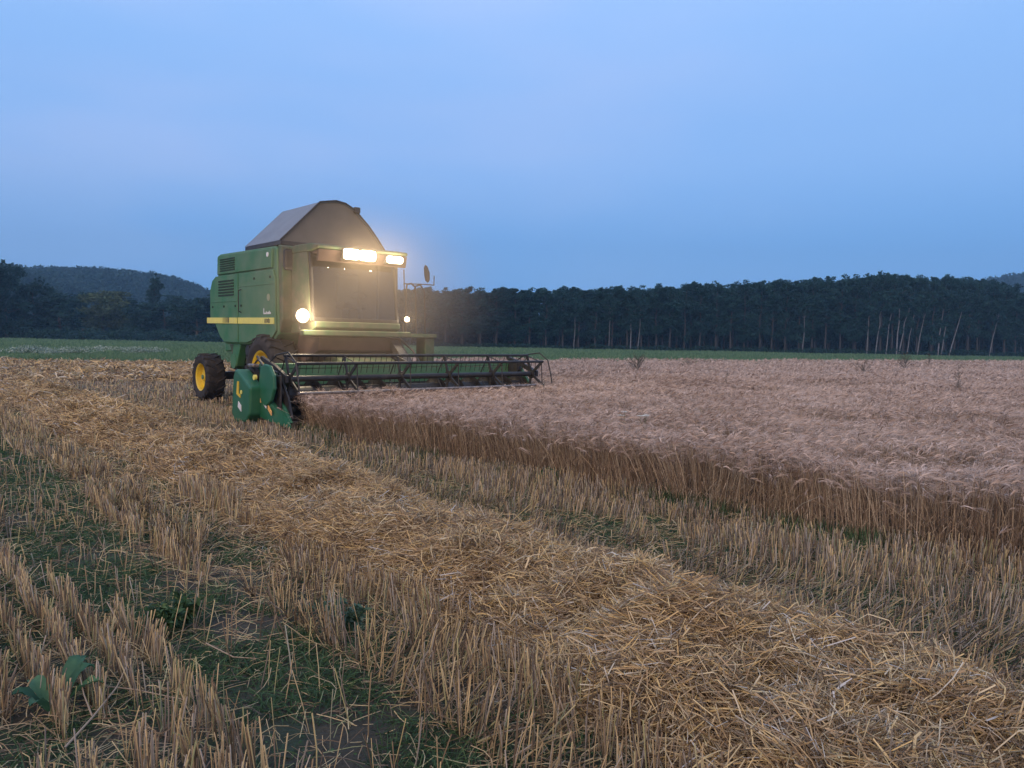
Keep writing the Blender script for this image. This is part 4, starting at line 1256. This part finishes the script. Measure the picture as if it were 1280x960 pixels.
# pale bushes in the meadow on the left
def bush(name, x, y, wx, h, n, leaf, mat, label, cat='bush', seed=0, stem=True):
    e = empty(name, (x, y, 0)); tag(e, label, cat)
    rs = np.random.default_rng(seed)
    a = Acc(); nc = 16
    cc = np.stack([rs.normal(0, wx * .38, nc), rs.normal(0, wx * .3, nc), rs.uniform(.25, .8, nc) * h], -1)
    d = norm(rs.normal(size=(nc, n // nc, 3))) * rs.random((nc, n // nc, 1)) ** .4
    C = (cc[:, None] + d * np.array([wx * .25, wx * .25, h * .25])).reshape(-1, 3); C[:, 2] = np.maximum(C[:, 2], .03)
    quads(a, C, np.full(len(C), leaf), np.clip(C[:, 2] / h * .5 + rs.random(len(C)) * .5, 0, 1) * 0 + rs.random(len(C)))
    link_mesh('foliage', a.mesh('foliage', [mat]), None, e)
    b = Acc(); P = np.stack([np.zeros((nc, 3)), cc * [.5, .5, .6], cc], 1)
    tubes(b, P, np.full((nc, 3), .012) * [[1.4, 1, .5]], 3)
    link_mesh('stem', b.mesh('stem', [M['weed_dry']]), None, e)
bush('meadow_bush', at_px(70, 47), 47, 3.4, .75, 2600, .05, M['blossom'], 'wide low pale bush in the meadow nearest the left edge', 'bush', 5)
bush('meadow_bush', at_px(166, 52), 52, 2.2, .62, 1500, .05, M['blossom'], 'smaller pale bush in the meadow between the wide bush and the harvester', 'bush', 6)

# weeds standing in the wheat
def stalk_weed(px, py_foot, H, label, seed, bushy=.5, dense=1.0, lean=0.):
    # place by distance of its foot in the crop
    y = py_foot; x = at_px(px, y)
    rs = np.random.default_rng(seed)
    e = empty('tall_weed', (x, y, 0)); tag(e, label, 'weed')
    a = Acc(); K = 5; t = np.linspace(0, 1, K)
    main = np.stack([lean * t * H + rs.normal(0, .015, K), rs.normal(0, .015, K), t * H], -1)
    tubes(a, main[None], (.008 * (1.2 - t))[None] * y / 20, 4)
    nb = int(16 * dense); tb = rs.uniform(.35, .98, nb)
    p0 = np.stack([np.interp(tb, t, main[:, i]) for i in range(3)], -1); az = rs.uniform(0, 6.28, nb); L = bushy * H * .30 * (1.25 - tb)
    p1 = p0 + np.stack([np.cos(az) * L, np.sin(az) * L, L * rs.uniform(.6, 1.3, nb)], -1)
    tubes(a, np.stack([p0, (p0 + p1) / 2, p1], 1), np.full((nb, 3), .004) * y / 20, 3)
    link_mesh('stem', a.mesh('stem', [M['weed_dry']]), None, e)
    c = Acc(); n = int(150 * dense); li = rs.integers(0, nb, n); q = rs.uniform(.1, 1.05, (n, 1))
    C = p0[li] * (1 - q) + p1[li] * q + rs.normal(0, .02 * H, (n, 3))
    quads(c, C, np.full(n, .007 * y / 16))
    link_mesh('leaves', c.mesh('leaves', [M['weed_dry']]), None, e)
stalk_weed(909, 18.5, .98, 'single thin dark weed stalk above the middle of the wheat', 1, .25, .7)
stalk_weed(797, 25, 1.05, 'bushy dark green weed in the wheat right of the header', 2, 1.7, 3.0)
stalk_weed(1195, 17.5, 1.15, 'tall dark weed stalk near the right side of the wheat', 3, .6, 1.6, .08)
stalk_weed(1130, 34, 1.25, 'dark bushy weed in front of the leaning pale trunks', 4, 1.2, 2.4)
stalk_weed(1160, 40, 1.2, 'small distant weed right of the dark bushy weed', 5, .8, 1.2)
stalk_weed(680, 14.4, .84, 'short dark weed at the wheat just below the far end of the header', 6, .5, 1.0)
stalk_weed(1080, 27, 1.0, 'loose grey weed left of the dark bushy weed', 7, 1.4, 1.4)
stalk_weed(860, 30, 1.0, 'faint grey weed between the bushy weed and the single stalk', 8, 1.2, 1.2)
# white umbel flowers at the front of the wheat
def umbel(px, y, z, nh, label, seed):
    x = at_px(px, y); rs = np.random.default_rng(seed)
    e = empty('white_flower', (x, y, 0)); tag(e, label, 'flower')
    st = Acc(); hd_ = Acc()
    for i in range(nh):
        tx, ty, tz = rs.normal(0, .05), rs.normal(0, .05), z + rs.normal(0, .015)
        tubes(st, np.array([[[0, 0, 0], [tx * .4, ty * .4, tz * .6], [tx, ty, tz]]]), np.array([[.003, .0025, .002]]), 4)
        n = 90; a = rs.uniform(0, 6.28, n); r_ = .042 * np.sqrt(rs.random(n))
        quads(hd_, np.stack([tx + r_ * np.cos(a), ty + r_ * np.sin(a), tz + .012 - r_ * .15 + rs.normal(0, .003, n)], -1), np.full(n, .0065), None, 0, 3)
    link_mesh('stem', st.mesh('stem', [M['grass']]), None, e)
    link_mesh('flower_head', hd_.mesh('flower_head', [M['petal']]), None, e)
umbel(781, 9.3, .72, 2, 'white flower heads on the wheat edge, the left brighter clump', 1)
umbel(806, 9.1, .71, 3, 'smaller white flower clump on the wheat edge right of the bright one', 2)

# leafy plants in the foreground
def dock():
    y = 3.12; x = at_px(58, y)
    e = empty('dock_plant', (x, y, 0)); tag(e, 'broad leaved green dock plant at the lower left among the stubble', 'weed')
    rs = np.random.default_rng(4)
    specs = [(.25, .17, .035, .10), (1.35, .16, .04, .15), (2.6, .15, .04, .08), (3.6, .12, .035, .09), (4.6, .10, .03, .08), (.8, .13, .035, .14)]
    for az, L, wd, rise in specs:
        bm = bmesh.new(); K = 9; S = 5; rows_ = []
        for i in range(K):
            t = i / (K - 1)
            rr_ = .03 + L * t; z = .02 + rise * math.sin(min(t * 1.9, PI * .9)) * 1.0
            wv = wd * math.sin(PI * min(1, t * .92 + .06)) ** .7
            row = []
            for j in range(S):
                q = (j / (S - 1) - .5) * 2
                row.append(bm.verts.new((rr_, q * wv, z + abs(q) * wv * .6 + .005 * math.sin(17 * t + j * 2.4) * abs(q))))
            rows_.append(row)
        for A, B in zip(rows_[:-1], rows_[1:]):
            for j in range(S - 1): bm.faces.new([A[j], A[j + 1], B[j + 1], B[j]])
        me = bpy.data.meshes.new('leaf'); bm.to_mesh(me); bm.free()
        for p in me.polygons: p.use_smooth = True
        a_ = me.attributes.new('tint', 'FLOAT', 'POINT'); a_.data.foreach_set('value', np.full(len(me.vertices), rs.random(), dtype=np.float32))
        o = link_mesh('leaf', me, M['leaf_dock'], e); o.rotation_euler = (0, 0, az)
dock()
def leafy(name, px, y, h, wd, n, leaf, mat, label, seed):
    x = at_px(px, y); rs = np.random.default_rng(seed)
    e = empty(name, (x, y, 0)); tag(e, label, 'weed')
    st = Acc(); lv = Acc(); ns = 12
    az = rs.uniform(0, 6.28, ns); ln = rs.uniform(.1, .9, ns); H = h * rs.uniform(.55, 1.05, ns)
    tip = np.stack([np.cos(az) * ln * wd, np.sin(az) * ln * wd, H], -1)
    P = np.stack([tip * 0, tip * [.4, .4, .6], tip], 1)
    tubes(st, P, np.full((ns, 3), .0022), 4)
    i = rs.integers(0, ns, n); q = rs.uniform(.25, 1.05, (n, 1))
    base = P[i, 2] * q + P[i, 1] * (1 - q) * .6
    d = norm(rs.normal(size=(n, 3)) + [0, 0, .35]); L = leaf * rs.uniform(.6, 1.4, n)[:, None]
    mid = base + d * L * .5; end = base + d * L; end[:, 2] -= leaf * .25
    end[:, 2] = np.maximum(end[:, 2], .005)
    tubes(lv, np.stack([base, mid, end], 1), (leaf * .22 * rs.uniform(.7, 1.3, n))[:, None] * np.array([[.35, 1, .12]]), 2)
    link_mesh('stem', st.mesh('stem', [M['grass']]), None, e)
    link_mesh('leaves', lv.mesh('leaves', [mat]), None, e)
leafy('leafy_weed', 437, 3.95, .20, .13, 420, .035, M['leaf_blue'], 'bluish green leafy weed between the stubble rows left of the straw windrow', 1)
leafy('leafy_weed', 218, 4.05, .15, .17, 700, .045, M['grass'], 'dark green bushy weed in the wheel track at the lower left', 2)
leafy('leafy_weed', 383, 4.2, .10, .06, 60, .04, M['leaf_blue'], 'small pale leafy weed just left of the bluish weed', 3)
leafy('leafy_weed', 690, 8.4, .16, .14, 300, .05, M['leaf_dock'], 'green weed in the stubble below the middle of the wheat edge', 5)
# long loose stalks lying in the track
def stalk(pts, label, r=.0035):
    P = np.array(pts, float); b = P[0].copy(); b[2] = 0
    e_ = Acc(); tubes(e_, (P - b)[None], np.full((1, len(P)), r) * np.linspace(1.2, .6, len(P))[None], 5, np.array([.75]))
    o = link_mesh('dry_stalk', e_.mesh('dry_stalk', [M['weed_dry2']])); o.location = b
    tag(o, label, 'stalk')
M['weed_dry2'] = plant_mat('dry_stalk_material', [(0, lin(.25, .2, .15)), (1, lin(.42, .33, .24))], .7)
def gp(px, py, z=.03):
    hz = 423 + (px - 640) * .0185
    y = (1.6 - z) * 960 / (py - hz) ; return (at_px(px, y), y, z)
stalk([gp(72, 950), gp(108, 910, .05), gp(140, 870, .08), gp(155, 838, .14)], 'long bent dry stalk lying across the lower left corner', .0038)
stalk([gp(108, 908, .04), gp(98, 880, .09), gp(93, 855, .14)], 'short dry stalk crossing the long bent one at the lower left', .003)
stalk([gp(104, 866, .05), gp(165, 873, .06), gp(230, 887, .04)], 'thin straight dry stalk lying right of the crossing stalks', .0028)
stalk([gp(255, 812, .07), gp(290, 830, .05), gp(320, 832, .05)], 'pale dry stalk lying at the foot of the dark green bushy weed', .0032)

# ------------------------------------------------------------------ haze: pale even air round everything
bm = bmesh.new(); bm_box(bm, -1100, 1100, -60, 1080, -2, 130)
me = bpy.data.meshes.new('haze'); bm.to_mesh(me); bm.free()
hz = bpy.data.materials.new('haze_material'); hz.use_nodes = True
n_ = hz.node_tree; n_.nodes.clear()
o_ = n_.nodes.new('ShaderNodeOutputMaterial'); v_ = n_.nodes.new('ShaderNodeVolumePrincipled')
v_.inputs['Color'].default_value = (.36, .66, 1, 1); v_.inputs['Density'].default_value = HAZE
n_.links.new(v_.outputs[0], o_.inputs['Volume'])
hazeo = link_mesh('haze', me, hz); tag(hazeo, 'thin pale evening air over the whole field', 'haze', kind='stuff')
